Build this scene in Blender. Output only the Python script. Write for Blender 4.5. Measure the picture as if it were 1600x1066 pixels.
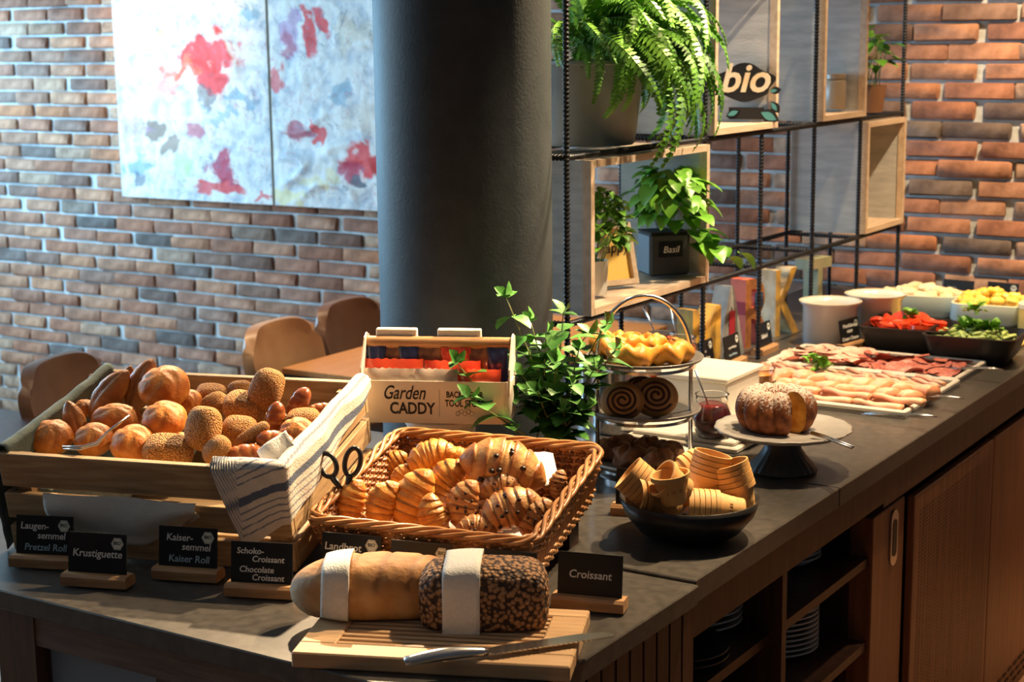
import bpy, bmesh, math, random
from math import sin, cos, pi, radians as R, atan2, hypot, sqrt
from mathutils import Vector as V, Matrix, noise
random.seed(7)
for o in list(bpy.data.objects): bpy.data.objects.remove(o)
S = bpy.context.scene; COL = S.collection

# ------------------------------------------------------------ camera
W, H, FPX, CZ = 1600, 1066, 2540.2, 1.72
YAW, PITCH, ROLL = -.564623, .184075, -.0112415
FW = V((sin(YAW)*cos(PITCH), cos(YAW)*cos(PITCH), -sin(PITCH)))
_r = V((cos(YAW), -sin(YAW), 0)); _u = _r.cross(FW)
RT = _r*cos(ROLL) + _u*sin(ROLL); UP = RT.cross(FW)
CAM = V((0, 0, CZ))
cd = bpy.data.cameras.new('camera'); cam = bpy.data.objects.new('camera', cd); COL.objects.link(cam)
cd.sensor_width = 36; cd.lens = FPX/W*36; cd.clip_start = .05
cam.matrix_world = Matrix(((RT.x, UP.x, -FW.x, 0), (RT.y, UP.y, -FW.y, 0), (RT.z, UP.z, -FW.z, CZ), (0, 0, 0, 1)))
cd.dof.use_dof = True; cd.dof.focus_distance = 2.65; cd.dof.aperture_fstop = 8
S.camera = cam

def RAY(x, y): return FW + RT*((x-W/2)/FPX) - UP*((y-H/2)/FPX)
def ATZ(x, y, z=.9): d = RAY(x, y); return CAM + d*((z-CZ)/d.z)
def ATX(x, y, X): d = RAY(x, y); return CAM + d*(X/d.x)
def ATY(x, y, Y): d = RAY(x, y); return CAM + d*(Y/d.y)
def ATD(x, y, dep): return CAM + RAY(x, y)*dep
def DEP(p): return (V(p)-CAM).dot(FW)
def PX(p):
    q = V(p)-CAM; d = q.dot(FW); return (W/2+FPX*q.dot(RT)/d, H/2-FPX*q.dot(UP)/d)
def ZAT(X, Y, py):
    a, b = 0., 3.
    for _ in range(40):
        m = (a+b)/2
        if PX((X, Y, m))[1] > py: a = m
        else: b = m
    return a

# ------------------------------------------------------------ world, lights, exposure
S.view_settings.view_transform = 'Standard'; S.view_settings.look = 'None'
S.view_settings.exposure = 0.55; S.view_settings.gamma = 1; S.view_settings.use_curve_mapping = False
w = bpy.data.worlds.new('world'); S.world = w; w.use_nodes = True
w.node_tree.nodes['Background'].inputs[0].default_value = (.55, .62, .75, 1)
w.node_tree.nodes['Background'].inputs[1].default_value = .05

def spot(name, loc, to, watts, col, angle=50, blend=.5, rad=.03):
    l = bpy.data.lights.new(name, 'SPOT'); l.energy = watts; l.color = col; l.spot_size = R(angle); l.spot_blend = blend; l.shadow_soft_size = rad
    o = bpy.data.objects.new(name, l); COL.objects.link(o); o.location = loc
    o.rotation_euler = (V(to)-V(loc)).to_track_quat('-Z', 'Y').to_euler(); return o
def area(name, loc, to, watts, col, sx, sy):
    l = bpy.data.lights.new(name, 'AREA'); l.shape = 'RECTANGLE'; l.size = sx; l.size_y = sy; l.energy = watts; l.color = col
    o = bpy.data.objects.new(name, l); COL.objects.link(o); o.location = loc
    o.rotation_euler = (V(to)-V(loc)).to_track_quat('-Z', 'Z').to_euler(); return o
WARM = (1, .72, .42); WARM2 = (1, .78, .52)
area('window_daylight', (-6.4, 1.6, 1.6), (-3.0, 2.3, .9), 165, (.5, .77, 1), 4.0, 1.8)
area('window_daylight_wall', (-6.4, 4.0, 1.5), (-3.6, 4.75, .8), 88, (.33, .68, 1), 1.0, 1.9)
spot('ceiling_spot_painting', (-4.6, 3.7, 2.95), (-4.85, 5.06, 1.95), 120, (1, .8, .55), 42, .9)
spot('ceiling_spot_crate', (-2.95, 3.75, 2.9), (-1.7, 1.85, .92), 430, WARM, 38, .6)
spot('ceiling_spot_rolls', (-1.15, 3.75, 2.9), (-1.9, 2.02, 1.05), 560, WARM, 30, .6)
spot('ceiling_spot_loaves', (-.85, 3.3, 2.9), (-1.33, 1.95, .95), 270, WARM, 36, .6)
spot('ceiling_spot_counter', (-1.0, 2.95, 2.9), (-1.2, 2.75, .9), 140, WARM, 50, .6)
spot('ceiling_spot_buffet', (-1.25, 4.05, 2.9), (-1.35, 3.85, .9), 150, WARM, 58, .7)
spot('ceiling_spot_shelf', (-.65, 3.55, 2.9), (-1.7, 3.3, 1.35), 190, WARM2, 55, .7)
spot('ceiling_spot_wall', (-.75, 4.3, 2.9), (-.95, 5.1, 1.25), 250, WARM, 75, .8)
spot('ceiling_spot_dining', (-3.2, 4.3, 2.9), (-3.2, 4.25, .7), 150, WARM, 60, .7)

# ------------------------------------------------------------ materials
def mat(name, c1, c2=None, rough=.5, metal=0, scale=20, bump=0, bscale=None, stretch=None, attr=False, rnd=0,
        coat=0, trans=0, sss=0, vor=False, vr=(.2, .5), ior=1.45, detail=5, alpha=1, spec=.5, emis=None):
    m = bpy.data.materials.new(name); m.use_nodes = True; nt = m.node_tree; N = nt.nodes; L = nt.links; b = N['Principled BSDF']
    b.inputs['Roughness'].default_value = rough; b.inputs['Metallic'].default_value = metal
    b.inputs['Coat Weight'].default_value = coat; b.inputs['Coat Roughness'].default_value = .15
    b.inputs['Transmission Weight'].default_value = trans; b.inputs['IOR'].default_value = ior
    b.inputs['Specular IOR Level'].default_value = spec
    if sss: b.inputs['Subsurface Weight'].default_value = sss; b.inputs['Subsurface Radius'].default_value = (.01, .005, .003)
    b.inputs['Base Color'].default_value = (*c1, 1)
    tc = N.new('ShaderNodeTexCoord'); mp = N.new('ShaderNodeMapping'); L.new(tc.outputs['Object'], mp.inputs[0])
    if stretch: mp.inputs['Scale'].default_value = stretch
    out = None
    if c2:
        if vor:
            nz = N.new('ShaderNodeTexVoronoi'); nz.inputs['Scale'].default_value = scale; src = nz.outputs['Distance']
        else:
            nz = N.new('ShaderNodeTexNoise'); nz.inputs['Scale'].default_value = scale; nz.inputs['Detail'].default_value = detail; src = nz.outputs['Fac']
        L.new(mp.outputs[0], nz.inputs['Vector'])
        cr = N.new('ShaderNodeValToRGB'); cr.color_ramp.elements[0].position = vr[0] if vor else .35; cr.color_ramp.elements[1].position = vr[1] if vor else .66
        cr.color_ramp.elements[0].color = (*c1, 1); cr.color_ramp.elements[1].color = (*c2, 1)
        L.new(src, cr.inputs[0]); out = cr.outputs[0]
    if attr:
        at = N.new('ShaderNodeAttribute'); at.attribute_name = 'col'
        if out:
            mx = N.new('ShaderNodeMix'); mx.data_type = 'RGBA'; mx.blend_type = 'MULTIPLY'; mx.inputs[0].default_value = 1
            L.new(at.outputs['Color'], mx.inputs[6]); L.new(out, mx.inputs[7]); out = mx.outputs[2]
        else: out = at.outputs['Color']
    if rnd:
        oi = N.new('ShaderNodeObjectInfo'); hs = N.new('ShaderNodeHueSaturation')
        mr = N.new('ShaderNodeMapRange'); mr.inputs[3].default_value = 1-rnd; mr.inputs[4].default_value = 1+rnd
        L.new(oi.outputs['Random'], mr.inputs[0]); L.new(mr.outputs[0], hs.inputs['Value'])
        if out: L.new(out, hs.inputs['Color'])
        else: hs.inputs['Color'].default_value = (*c1, 1)
        out = hs.outputs[0]
    if out: L.new(out, b.inputs['Base Color'])
    if bump:
        nb = N.new('ShaderNodeTexVoronoi' if vor else 'ShaderNodeTexNoise'); nb.inputs['Scale'].default_value = bscale or scale*2
        if not vor: nb.inputs['Detail'].default_value = 6
        L.new(mp.outputs[0], nb.inputs['Vector'])
        bp = N.new('ShaderNodeBump'); bp.inputs['Strength'].default_value = bump; bp.inputs['Distance'].default_value = .004
        bp.invert = vor
        L.new(nb.outputs[0], bp.inputs['Height']); L.new(bp.outputs[0], b.inputs['Normal'])
    return m
M = {}
M['stone'] = mat('dark_stone', (.05, .045, .04), (.078, .07, .06), rough=.3, scale=60, bump=.03, bscale=300)
M['mortar'] = mat('mortar', (.42, .44, .44), (.56, .58, .58), rough=.95, scale=25, bump=.8, bscale=60)
M['floor'] = mat('oak_floor', (.3, .15, .08), (.42, .24, .13), rough=.4, scale=3, stretch=(1, 14, 1))
M['plaster'] = mat('plaster', (.6, .58, .55), (.68, .66, .62), rough=.9, scale=8)
M['column'] = mat('column_paint', (.017, .023, .027), (.024, .031, .036), rough=.55, scale=30, bump=.15, bscale=160)
M['darkwood'] = mat('dark_stained_wood', (.035, .014, .008), (.075, .03, .016), rough=.4, scale=9, stretch=(8, 8, .5), bump=.1, bscale=40)
M['redwood'] = mat('red_brown_wood', (.16, .055, .02), (.26, .1, .038), rough=.4, scale=8, stretch=(8, 8, .5), bump=.08, bscale=40)
M['apronwood'] = mat('brown_apron_wood', (.06, .035, .025), (.12, .075, .055), rough=.5, scale=14, stretch=(.6, 8, 8), bump=.2, bscale=50)
M['bluepanel'] = mat('blue_grey_panel', (.16, .25, .36), (.2, .3, .41), rough=.4, scale=4)
M['black'] = mat('black_board', (.006, .006, .007), rough=.55)
M['blackmetal'] = mat('black_steel', (.012, .013, .015), (.025, .026, .03), rough=.4, metal=.6, scale=60)
M['chalk'] = mat('chalk_white', (.75, .74, .7), rough=.9)
M['chalkblue'] = mat('chalk_blue', (.35, .5, .58), rough=.9)
M['badge'] = mat('badge_pale', (.72, .74, .64), rough=.7)
M['oak'] = mat('oak_block', (.34, .17, .07), (.5, .28, .13), rough=.5, scale=12, stretch=(1, 10, 10), bump=.1, bscale=30)
M['crate'] = mat('crate_wood', (.32, .2, .1), (.5, .35, .19), rough=.6, scale=9, stretch=(1, 12, 12), bump=.25, bscale=30)
M['cratey'] = mat('crate_wood_side', (.3, .18, .085), (.46, .3, .15), rough=.6, scale=9, stretch=(12, 1, 12), bump=.25, bscale=30)
M['board'] = mat('beech_board', (.5, .3, .15), (.62, .4, .21), rough=.5, scale=9, stretch=(1, 12, 12), bump=.08, bscale=30)
M['linen'] = mat('grey_green_linen', (.11, .15, .145), (.16, .2, .19), rough=.95, scale=40, bump=.4, bscale=250)
M['white_cloth'] = mat('cream_cloth', (.62, .6, .54), (.7, .68, .62), rough=.95, scale=20, bump=.4, bscale=300)
M['towel'] = mat('striped_towel', (1, 1, 1), (.88, .88, .88), rough=.95, scale=60, bump=.4, bscale=300, attr=True)
M['napkin'] = mat('white_napkin', (.8, .77, .7), (.86, .83, .77), rough=.9, scale=200, bump=.5, bscale=400)
M['loafcrust'] = mat('loaf_crust', (1, 1, 1), (.7, .58, .44), rough=.65, scale=22, bump=.7, bscale=55, attr=True)
M['crust'] = mat('bread_crust', (1, 1, 1), (.66, .5, .36), rough=.5, scale=1.6, bump=.45, bscale=7, attr=True, rnd=.15)
M['seeded'] = mat('seeded_crust', (1.15, 1.05, .9), (.55, .42, .3), rough=.7, scale=13, bump=1, bscale=13, vor=True, attr=True, rnd=.12)
M['pretzel'] = mat('pretzel_crust', (1, 1, 1), (.6, .45, .35), rough=.32, scale=2, bump=.2, bscale=9, attr=True, coat=.3, rnd=.15)
M['croissant'] = mat('croissant_crust', (1, 1, 1), (.62, .42, .24), rough=.42, scale=2.4, bump=.5, bscale=8, attr=True, coat=.15, rnd=.12)
M['choc'] = mat('chocolate', (.03, .011, .006), rough=.4)
M['rye'] = mat('seeded_dark_rye', (.42, .22, .1), (.04, .018, .01), rough=.7, scale=150, bump=1, bscale=150, vor=True, vr=(.38, .62), attr=True)
M['wicker'] = mat('wicker', (.34, .14, .045), (.55, .27, .1), rough=.4, scale=25, bump=.1, coat=.15, rnd=.1)
M['wickerd'] = mat('wicker_dark', (.17, .055, .02), (.3, .11, .04), rough=.45, scale=40)
M['steel'] = mat('steel', (.7, .7, .7), (.6, .6, .6), rough=.22, metal=1, scale=30)
M['handle'] = mat('black_plastic', (.015, .015, .016), rough=.35)
M['tin'] = mat('cream_enamel_tin', (.66, .6, .5), (.7, .64, .54), rough=.35, scale=3)
M['ink'] = mat('dark_print', (.02, .018, .018), rough=.7)
M['redwrap'] = mat('orange_red_wrapper', (.75, .1, .03), (.65, .05, .02), rough=.3, scale=18, coat=.4)
M['clearwrap'] = mat('wrapper_film', (.7, .62, .55), (.5, .35, .25), rough=.18, scale=25, coat=.6)
M['navywrap'] = mat('navy_wrapper', (.02, .03, .09), (.04, .05, .14), rough=.25, scale=20, coat=.4)
M['cookiewrap'] = mat('cookie_window_wrapper', (.35, .17, .07), (.08, .03, .015), rough=.25, scale=35, coat=.4)
M['leaf'] = mat('mint_leaf', (.03, .13, .02), (.09, .27, .04), rough=.45, scale=25, bump=.25, bscale=70, rnd=.35)
M['basil'] = mat('basil_leaf', (.1, .3, .02), (.2, .45, .05), rough=.35, scale=15, bump=.1, rnd=.3)
M['parsley'] = mat('parsley_leaf', (.1, .27, .02), (.18, .4, .04), rough=.5, scale=25, rnd=.3)
M['fern'] = mat('fern_leaf', (.06, .2, .015), (.16, .38, .035), rough=.45, scale=8, rnd=.3)
M['stem'] = mat('green_stem', (.16, .25, .05), (.2, .16, .06), rough=.5, scale=20)
M['soil'] = mat('soil', (.012, .009, .007), (.03, .022, .016), rough=1, scale=60, bump=1, bscale=90)
M['blackglass'] = mat('black_glazed', (.008, .009, .01), rough=.08, coat=.5)
M['greypot'] = mat('grey_zinc_pot', (.22, .25, .25), (.3, .33, .33), rough=.55, metal=.3, scale=9)
M['darkpot'] = mat('slate_grey_pot', (.035, .04, .045), (.05, .055, .06), rough=.45, scale=9)
M['plategrey'] = mat('grey_stoneware', (.17, .15, .14), (.22, .2, .18), rough=.25, scale=12)
M['lightgrey'] = mat('light_grey_ceramic', (.4, .37, .33), (.46, .43, .38), rough=.3, scale=40)
M['whiteware'] = mat('white_porcelain', (.72, .69, .62), rough=.2)
M['whitewood'] = mat('white_painted_wood', (.58, .53, .44), (.63, .58, .49), rough=.4, scale=10)
M['enamel'] = mat('white_enamel', (.66, .67, .64), rough=.2, coat=.3)
M['bluedish'] = mat('pale_blue_stoneware', (.4, .5, .5), (.45, .55, .54), rough=.25, scale=8, coat=.2)
M['creamrim'] = mat('cream_glaze', (.75, .66, .45), rough=.25)
M['blackbowl'] = mat('matt_black_bowl', (.012, .011, .011), (.02, .018, .017), rough=.38, scale=20)
M['wafer'] = mat('wafer_cup', (.6, .32, .1), (.7, .41, .16), rough=.6, scale=30, bump=.1, bscale=80, rnd=.1)
M['waferd'] = mat('wafer_emboss', (.42, .2, .06), rough=.7)
M['cake'] = mat('bundt_cake', (1, 1, 1), (.85, .8, .75), rough=.75, scale=30, bump=.5, bscale=60, attr=True)
M['crumb'] = mat('yellow_crumb', (.75, .42, .08), (.5, .22, .04), rough=.9, scale=50, bump=.6)
M['glass'] = mat('jar_glass', (.95, .95, .95), rough=.03, trans=1)
M['jam'] = mat('berry_jam', (.09, .004, .008), (.2, .015, .02), rough=.12, scale=60, bump=.6, bscale=50, coat=.5)
M['redjam'] = mat('strawberry_jam', (.5, .04, .01), (.65, .1, .02), rough=.15, scale=50, bump=.4, coat=.5)
M['honey'] = mat('honey', (.4, .13, .02), (.5, .2, .03), rough=.1, scale=5, coat=.5)
M['greenlabel'] = mat('green_white_label', (.7, .7, .55), (.25, .45, .05), rough=.6, scale=25)
M['ham'] = mat('pink_ham', (.74, .36, .24), (.82, .5, .34), rough=.4, scale=22, attr=True, rnd=.1, sss=.1)
M['salami'] = mat('salami', (.36, .06, .04), (.55, .2, .14), rough=.45, scale=110, rnd=.15)
M['proscuitto'] = mat('pale_ham', (.7, .3, .2), (.85, .55, .42), rough=.4, scale=35, rnd=.1)
M['tomato'] = mat('tomato', (.7, .035, .012), (.8, .12, .03), rough=.18, scale=25, coat=.4, rnd=.15)
M['cucumber'] = mat('cucumber', (.5, .6, .22), (.36, .5, .12), rough=.3, scale=20, rnd=.2)
M['potato'] = mat('golden_potato', (.75, .47, .05), (.85, .6, .14), rough=.4, scale=25, rnd=.12)
M['cheese'] = mat('pale_cheese', (.75, .56, .32), (.84, .72, .52), rough=.45, scale=14, rnd=.1)
M['pastry'] = mat('yellow_pastry', (.8, .44, .07), (.72, .34, .05), rough=.45, scale=30, bump=.4, bscale=50, attr=True, rnd=.08)
M['swirl'] = mat('brown_swirl_pastry', (1, 1, 1), (.75, .68, .6), rough=.55, scale=30, bump=.3, attr=True)
M['cookie'] = mat('dark_pastry', (.3, .13, .045), (.14, .05, .018), rough=.6, scale=30, bump=.8, bscale=60, rnd=.2)
M['boxwood'] = mat('pale_box_wood', (.5, .36, .24), (.62, .48, .34), rough=.6, scale=8, stretch=(8, 1, 8), bump=.1)
M['boxgrey'] = mat('whitewashed_panel', (.42, .42, .4), (.55, .54, .51), rough=.75, scale=6, stretch=(2, 2, 9), bump=.2, bscale=30)
M['rebar'] = mat('rebar', (.02, .022, .026), (.035, .037, .042), rough=.42, metal=.7, scale=40)
M['chair'] = mat('tan_leather', (.3, .15, .07), (.45, .26, .13), rough=.45, scale=5, bump=.1, bscale=60)
M['chairb'] = mat('brown_leather', (.12, .055, .03), (.17, .085, .045), rough=.45, scale=5, bump=.1, bscale=60)
M['tablewood'] = mat('warm_table_wood', (.62, .26, .08), (.68, .32, .11), rough=.35, scale=6, stretch=(10, 1, 1))
M['tableedge'] = mat('slate_table_edge', (.06, .09, .11), rough=.5)
M['orangewood'] = mat('weathered_orange', (.4, .15, .03), (.2, .07, .02), rough=.6, scale=30, bump=.3)
M['yellowpaint'] = mat('weathered_yellow', (.75, .42, .06), (.35, .2, .06), rough=.6, scale=22, bump=.3)
M['redpaint'] = mat('weathered_red', (.75, .16, .09), (.55, .08, .05), rough=.6, scale=9, bump=.3)
M['greypaint'] = mat('weathered_grey', (.34, .34, .32), (.2, .2, .19), rough=.6, scale=25, bump=.3)
M['creampaint'] = mat('weathered_cream', (.75, .64, .42), (.5, .33, .14), rough=.6, scale=20, bump=.3)
M['greenpaint'] = mat('weathered_green', (.26, .28, .15), (.4, .34, .22), rough=.6, scale=20, bump=.3)
M['darkred'] = mat('dark_red_paint', (.35, .02, .03), rough=.6)
M['bluepaint'] = mat('blue_paint', (.02, .06, .14), rough=.6)
M['yellowcard'] = mat('yellow_card', (.78, .48, .08), (.85, .6, .18), rough=.7, scale=6)
M['jarclay'] = mat('clay_jar', (.34, .26, .18), (.4, .32, .24), rough=.3, scale=10)
M['terracotta'] = mat('terracotta', (.2, .09, .04), rough=.8)
M['teal'] = mat('teal_print', (.08, .3, .3), rough=.7)

# ------------------------------------------------------------ mesh helpers
class MB:
    def __init__(s): s.v = []; s.f = []; s.c = []; s.mi = []
    def add(s, vs, fs, col=None, mi=0):
        n = len(s.v); s.v += [tuple(p) for p in vs]; s.f += [tuple(i+n for i in f) for f in fs]; s.mi += [mi]*len(fs)
        s.c += (col if isinstance(col, list) else [col or (1, 1, 1)]*len(vs)); return s
    def box(s, x0, x1, y0, y1, z0, z1, b=0, mx=None, mi=0, col=None):
        if b <= 0:
            vs = [V((x, y, z)) for x in (x0, x1) for y in (y0, y1) for z in (z0, z1)]
            fs = [(0, 1, 3, 2), (4, 6, 7, 5), (0, 4, 5, 1), (2, 3, 7, 6), (0, 2, 6, 4), (1, 5, 7, 3)]
        else:
            bm = bmesh.new(); bmesh.ops.create_cube(bm, size=1)
            for v in bm.verts: v.co = V(((x0+x1)/2+v.co.x*(x1-x0), (y0+y1)/2+v.co.y*(y1-y0), (z0+z1)/2+v.co.z*(z1-z0)))
            bmesh.ops.bevel(bm, geom=bm.edges[:], offset=b, segments=1, affect='EDGES')
            bm.verts.index_update(); vs = [v.co.copy() for v in bm.verts]; fs = [tuple(v.index for v in f.verts) for f in bm.faces]; bm.free()
        if mx: vs = [mx @ p for p in vs]
        return s.add(vs, fs, col, mi)
    def lathe(s, prof, n=32, c=(0, 0, 0), mod=None, mx=None, col=None, mi=0, closed=False):
        vs = []; cs = []
        for k, (r, z) in enumerate(prof):
            for i in range(n):
                a = 2*pi*i/n; rr = r*(mod(a, k, z) if mod else 1); vs.append(V((c[0]+rr*cos(a), c[1]+rr*sin(a), c[2]+z)))
                if col and callable(col): cs.append(col(a, k, z))
        fs = []; m = len(prof)
        for k in range(m if closed else m-1):
            k2 = (k+1) % m
            for i in range(n): j = (i+1) % n; fs.append((k*n+i, k*n+j, k2*n+j, k2*n+i))
        if mx: vs = [mx @ p for p in vs]
        return s.add(vs, fs, cs if cs else (None if callable(col) else col), mi)
    def tube(s, path, r, n=6, cap=True, closed=False, col=None, flat=1, mi=0):
        P = [V(p) for p in path]; m = len(P); vs = []; fs = []; rs = r if isinstance(r, (list, tuple)) else [r]*m
        t0 = (P[1]-P[0]).normalized(); up = V((0, 0, 1)) if abs(t0.z) < .9 else V((1, 0, 0)); nrm = (up-t0*up.dot(t0)).normalized()
        for k in range(m):
            a = P[(k-1) % m] if (closed or k) else P[0]; b = P[(k+1) % m] if (closed or k < m-1) else P[-1]
            t = (b-a); t = t.normalized() if t.length > 1e-9 else t0
            nrm = nrm-t*nrm.dot(t); nrm = nrm.normalized() if nrm.length > 1e-6 else t.orthogonal().normalized(); bn = t.cross(nrm)
            for i in range(n): q = 2*pi*i/n; vs.append(P[k]+(nrm*cos(q)*flat+bn*sin(q))*rs[k])
        for k in range(m if closed else m-1):
            k2 = (k+1) % m
            for i in range(n): j = (i+1) % n; fs.append((k*n+i, k*n+j, k2*n+j, k2*n+i))
        if cap and not closed: fs += [tuple(range(n))[::-1], tuple((m-1)*n+i for i in range(n))]
        return s.add(vs, fs, col, mi)
    def ball(s, fn, nu=28, nv=16, col=None, mx=None, mi=0):
        vs = []; cs = []; fs = []
        for j in range(nv+1):
            v = -pi/2+pi*j/nv
            for i in range(nu):
                u = 2*pi*i/nu; p = fn(u, v); vs.append(V(p))
                if col: cs.append(col(u, v))
        for j in range(nv):
            for i in range(nu): k = (i+1) % nu; fs.append((j*nu+i, j*nu+k, (j+1)*nu+k, (j+1)*nu+i))
        if mx: vs = [mx @ p for p in vs]
        return s.add(vs, fs, cs or None, mi)
    def grid(s, fn, nu, nv, col=None, thick=0, mi=0):
        vs = []; cs = []
        for j in range(nv+1):
            for i in range(nu+1):
                vs.append(V(fn(i/nu, j/nv))); cs.append(col(i/nu, j/nv) if col else (1, 1, 1))
        fs = [(j*(nu+1)+i, j*(nu+1)+i+1, (j+1)*(nu+1)+i+1, (j+1)*(nu+1)+i) for j in range(nv) for i in range(nu)]
        return s.add(vs, fs, cs, mi)
    def prism(s, poly, z0, z1, mx=None, col=None, mi=0):
        n = len(poly); vs = [V((x, y, z)) for z in (z0, z1) for x, y in poly]
        if mx: vs = [mx @ p for p in vs]
        return s.add(vs, [tuple(range(n))[::-1], tuple(range(n, 2*n))]+[(i, (i+1) % n, n+(i+1) % n, n+i) for i in range(n)], col, mi)
    def mesh(s, name, m, smooth=True):
        me = bpy.data.meshes.new(name); me.from_pydata(s.v, [], s.f)
        ms = m if isinstance(m, (list, tuple)) else [m]
        for q in ms: me.materials.append(M[q] if isinstance(q, str) else q)
        if len(ms) > 1: me.polygons.foreach_set('material_index', s.mi)
        ca = me.color_attributes.new('col', 'FLOAT_COLOR', 'POINT')
        ca.data.foreach_set('color', [x for c in s.c for x in (c[0], c[1], c[2], 1)])
        if smooth:
            me.polygons.foreach_set('use_smooth', [True]*len(me.polygons))
            if smooth is not True: me.set_sharp_from_angle(angle=R(smooth))
        me.update(); return me
    def build(s, name, m, parent=None, smooth=40, mw=None):
        return link(name, s.mesh(name, m, smooth), parent, mw)
def link(name, me, parent=None, mw=None):
    o = bpy.data.objects.new(name, me); COL.objects.link(o)
    if parent: o.parent = parent
    if mw is not None: o.matrix_local = mw
    return o
def solid(o, t, off=0):
    md = o.modifiers.new('solidify', 'SOLIDIFY'); md.thickness = t; md.offset = off; return o
def tag(o, label, cat, group=None):
    o['label'] = label; o['category'] = cat
    if group: o['group'] = group
    return o
def thing(name, label, cat, mw=None, group=None):
    o = bpy.data.objects.new(name, None); COL.objects.link(o); o.empty_display_size = .05
    if mw is not None: o.matrix_world = mw
    return tag(o, label, cat, group)
def struct(o): o['kind'] = 'structure'; return o
def T(*a): return Matrix.Translation(V(a if len(a) == 3 else a[0]))
def RZ(a): return Matrix.Rotation(R(a), 4, 'Z')
def RX(a): return Matrix.Rotation(R(a), 4, 'X')
def RY(a): return Matrix.Rotation(R(a), 4, 'Y')
def SC(x, y=None, z=None): return Matrix.Diagonal((x, y if y else x, z if z else x, 1))
def frame_m(o, x, zhint):
    x = V(x).normalized(); z = V(zhint); z = (z-x*z.dot(x)).normalized(); y = z.cross(x)
    return Matrix(((x.x, y.x, z.x, o[0]), (x.y, y.y, z.y, o[1]), (x.z, y.z, z.z, o[2]), (0, 0, 0, 1)))
_tc = {}
def text_geo(txt, size, shear=0, bold=0, ext=.0004):
    k = (txt, size, shear, bold, ext)
    if k not in _tc:
        c = bpy.data.curves.new('lettering', 'FONT'); c.body = txt; c.size = size; c.shear = shear; c.offset = bold; c.extrude = ext
        c.align_x = 'CENTER'; c.align_y = 'CENTER'; c.resolution_u = 3
        o = bpy.data.objects.new('lettering', c); COL.objects.link(o)
        dg = bpy.context.evaluated_depsgraph_get(); me = bpy.data.meshes.new_from_object(o.evaluated_get(dg))
        _tc[k] = ([v.co.copy() for v in me.vertices], [tuple(p.vertices) for p in me.polygons])
        bpy.data.objects.remove(o); bpy.data.curves.remove(c); bpy.data.meshes.remove(me)
    return _tc[k]
def text(mb, txt, size, mx, shear=0, bold=0, ext=.0004, width=None, mi=0):
    vs, fs = text_geo(txt, size, shear, bold, ext)
    s = 1
    if width:
        w_ = max(v.x for v in vs)-min(v.x for v in vs); s = width/w_
    mb.add([mx @ V((v.x*s, v.y, v.z)) for v in vs], fs, None, mi)

# ------------------------------------------------------------ setting
WY = 5.1                                  # brick wall plane
struct(MB().box(-7, 3, -1.5, WY+.15, -.06, 0).build('floor', 'floor', smooth=False))
struct(MB().box(-7, 3, -1.5, WY+.15, 3.0, 3.08).build('ceiling', 'plaster', smooth=False))
wl = MB(); wl.box(-6.75, -6.6, -1.5, WY, 0, .7); wl.box(-6.75, -6.6, -1.5, WY, 2.5, 3); wl.box(-6.75, -6.6, -1.5, 2.3, .7, 2.5); wl.box(-6.75, -6.6, 4.4, WY, .7, 2.5)
struct(wl.build('wall_left', 'plaster', smooth=False))
wb = struct(MB().box(-6.75, 3, WY, WY+.12, 0, 3).build('wall_back', 'mortar', smooth=False))
def brick_mesh(L, h, d, seed):
    rnd = random.Random(seed); m = MB(); m.box(-L/2, L/2, -d, .01, -h/2, h/2, b=.006)
    m.v = [tuple(V(p)+V((rnd.uniform(-1, 1)*.003, rnd.uniform(-1, 1)*.003, rnd.uniform(-1, 1)*.0025))) for p in m.v]; return m
bmat = mat('brick', (.3, .24, .2), (.66, .6, .55), rough=.9, scale=22, bump=1, bscale=38)
nt = bmat.node_tree; oi = nt.nodes.new('ShaderNodeObjectInfo'); cr = nt.nodes.new('ShaderNodeValToRGB'); cr.color_ramp.interpolation = 'LINEAR'
els = [(0, (.33, .15, .09)), (.25, (.26, .13, .09)), (.45, (.4, .21, .13)), (.62, (.2, .125, .1)), (.75, (.12, .105, .1)), (.85, (.36, .25, .18)), (1, (.4, .175, .09))]
while len(cr.color_ramp.elements) < len(els): cr.color_ramp.elements.new(.5)
for e, (p, c) in zip(cr.color_ramp.elements, els): e.position = p; e.color = (*c, 1)
nt.links.new(oi.outputs['Random'], cr.inputs[0])
old = nt.nodes['Principled BSDF'].inputs['Base Color'].links[0].from_socket
mx = nt.nodes.new('ShaderNodeMix'); mx.data_type = 'RGBA'; mx.blend_type = 'OVERLAY'; mx.inputs[0].default_value = .8
nt.links.new(cr.outputs[0], mx.inputs[6]); nt.links.new(old, mx.inputs[7]); nt.links.new(mx.outputs[2], nt.nodes['Principled BSDF'].inputs['Base Color'])
BP, BL_ = .0605, .23
bms = [brick_mesh(.222, .0525, .012+.004*(i % 3), i).mesh('brick', bmat, True) for i in range(6)]
for me in bms: me.set_sharp_from_angle(angle=R(50))
rest = MB(); rb = random.Random(3); nb = 0
def hidden(x, y):
    return (185 < x < 590 and y < 300) or (605 < x < 855) or x < -35 or x > 1635 or y < -12 or (x < 600 and y > 590) or (x > 860 and y > 470 and x < 1300) or y > 500 and x > 600 or (860 < x < 1090 and y < 330) or (1105 < x < 1360 and y < 160) or (1250 < x < 1400 and 190 < y < 330)
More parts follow.
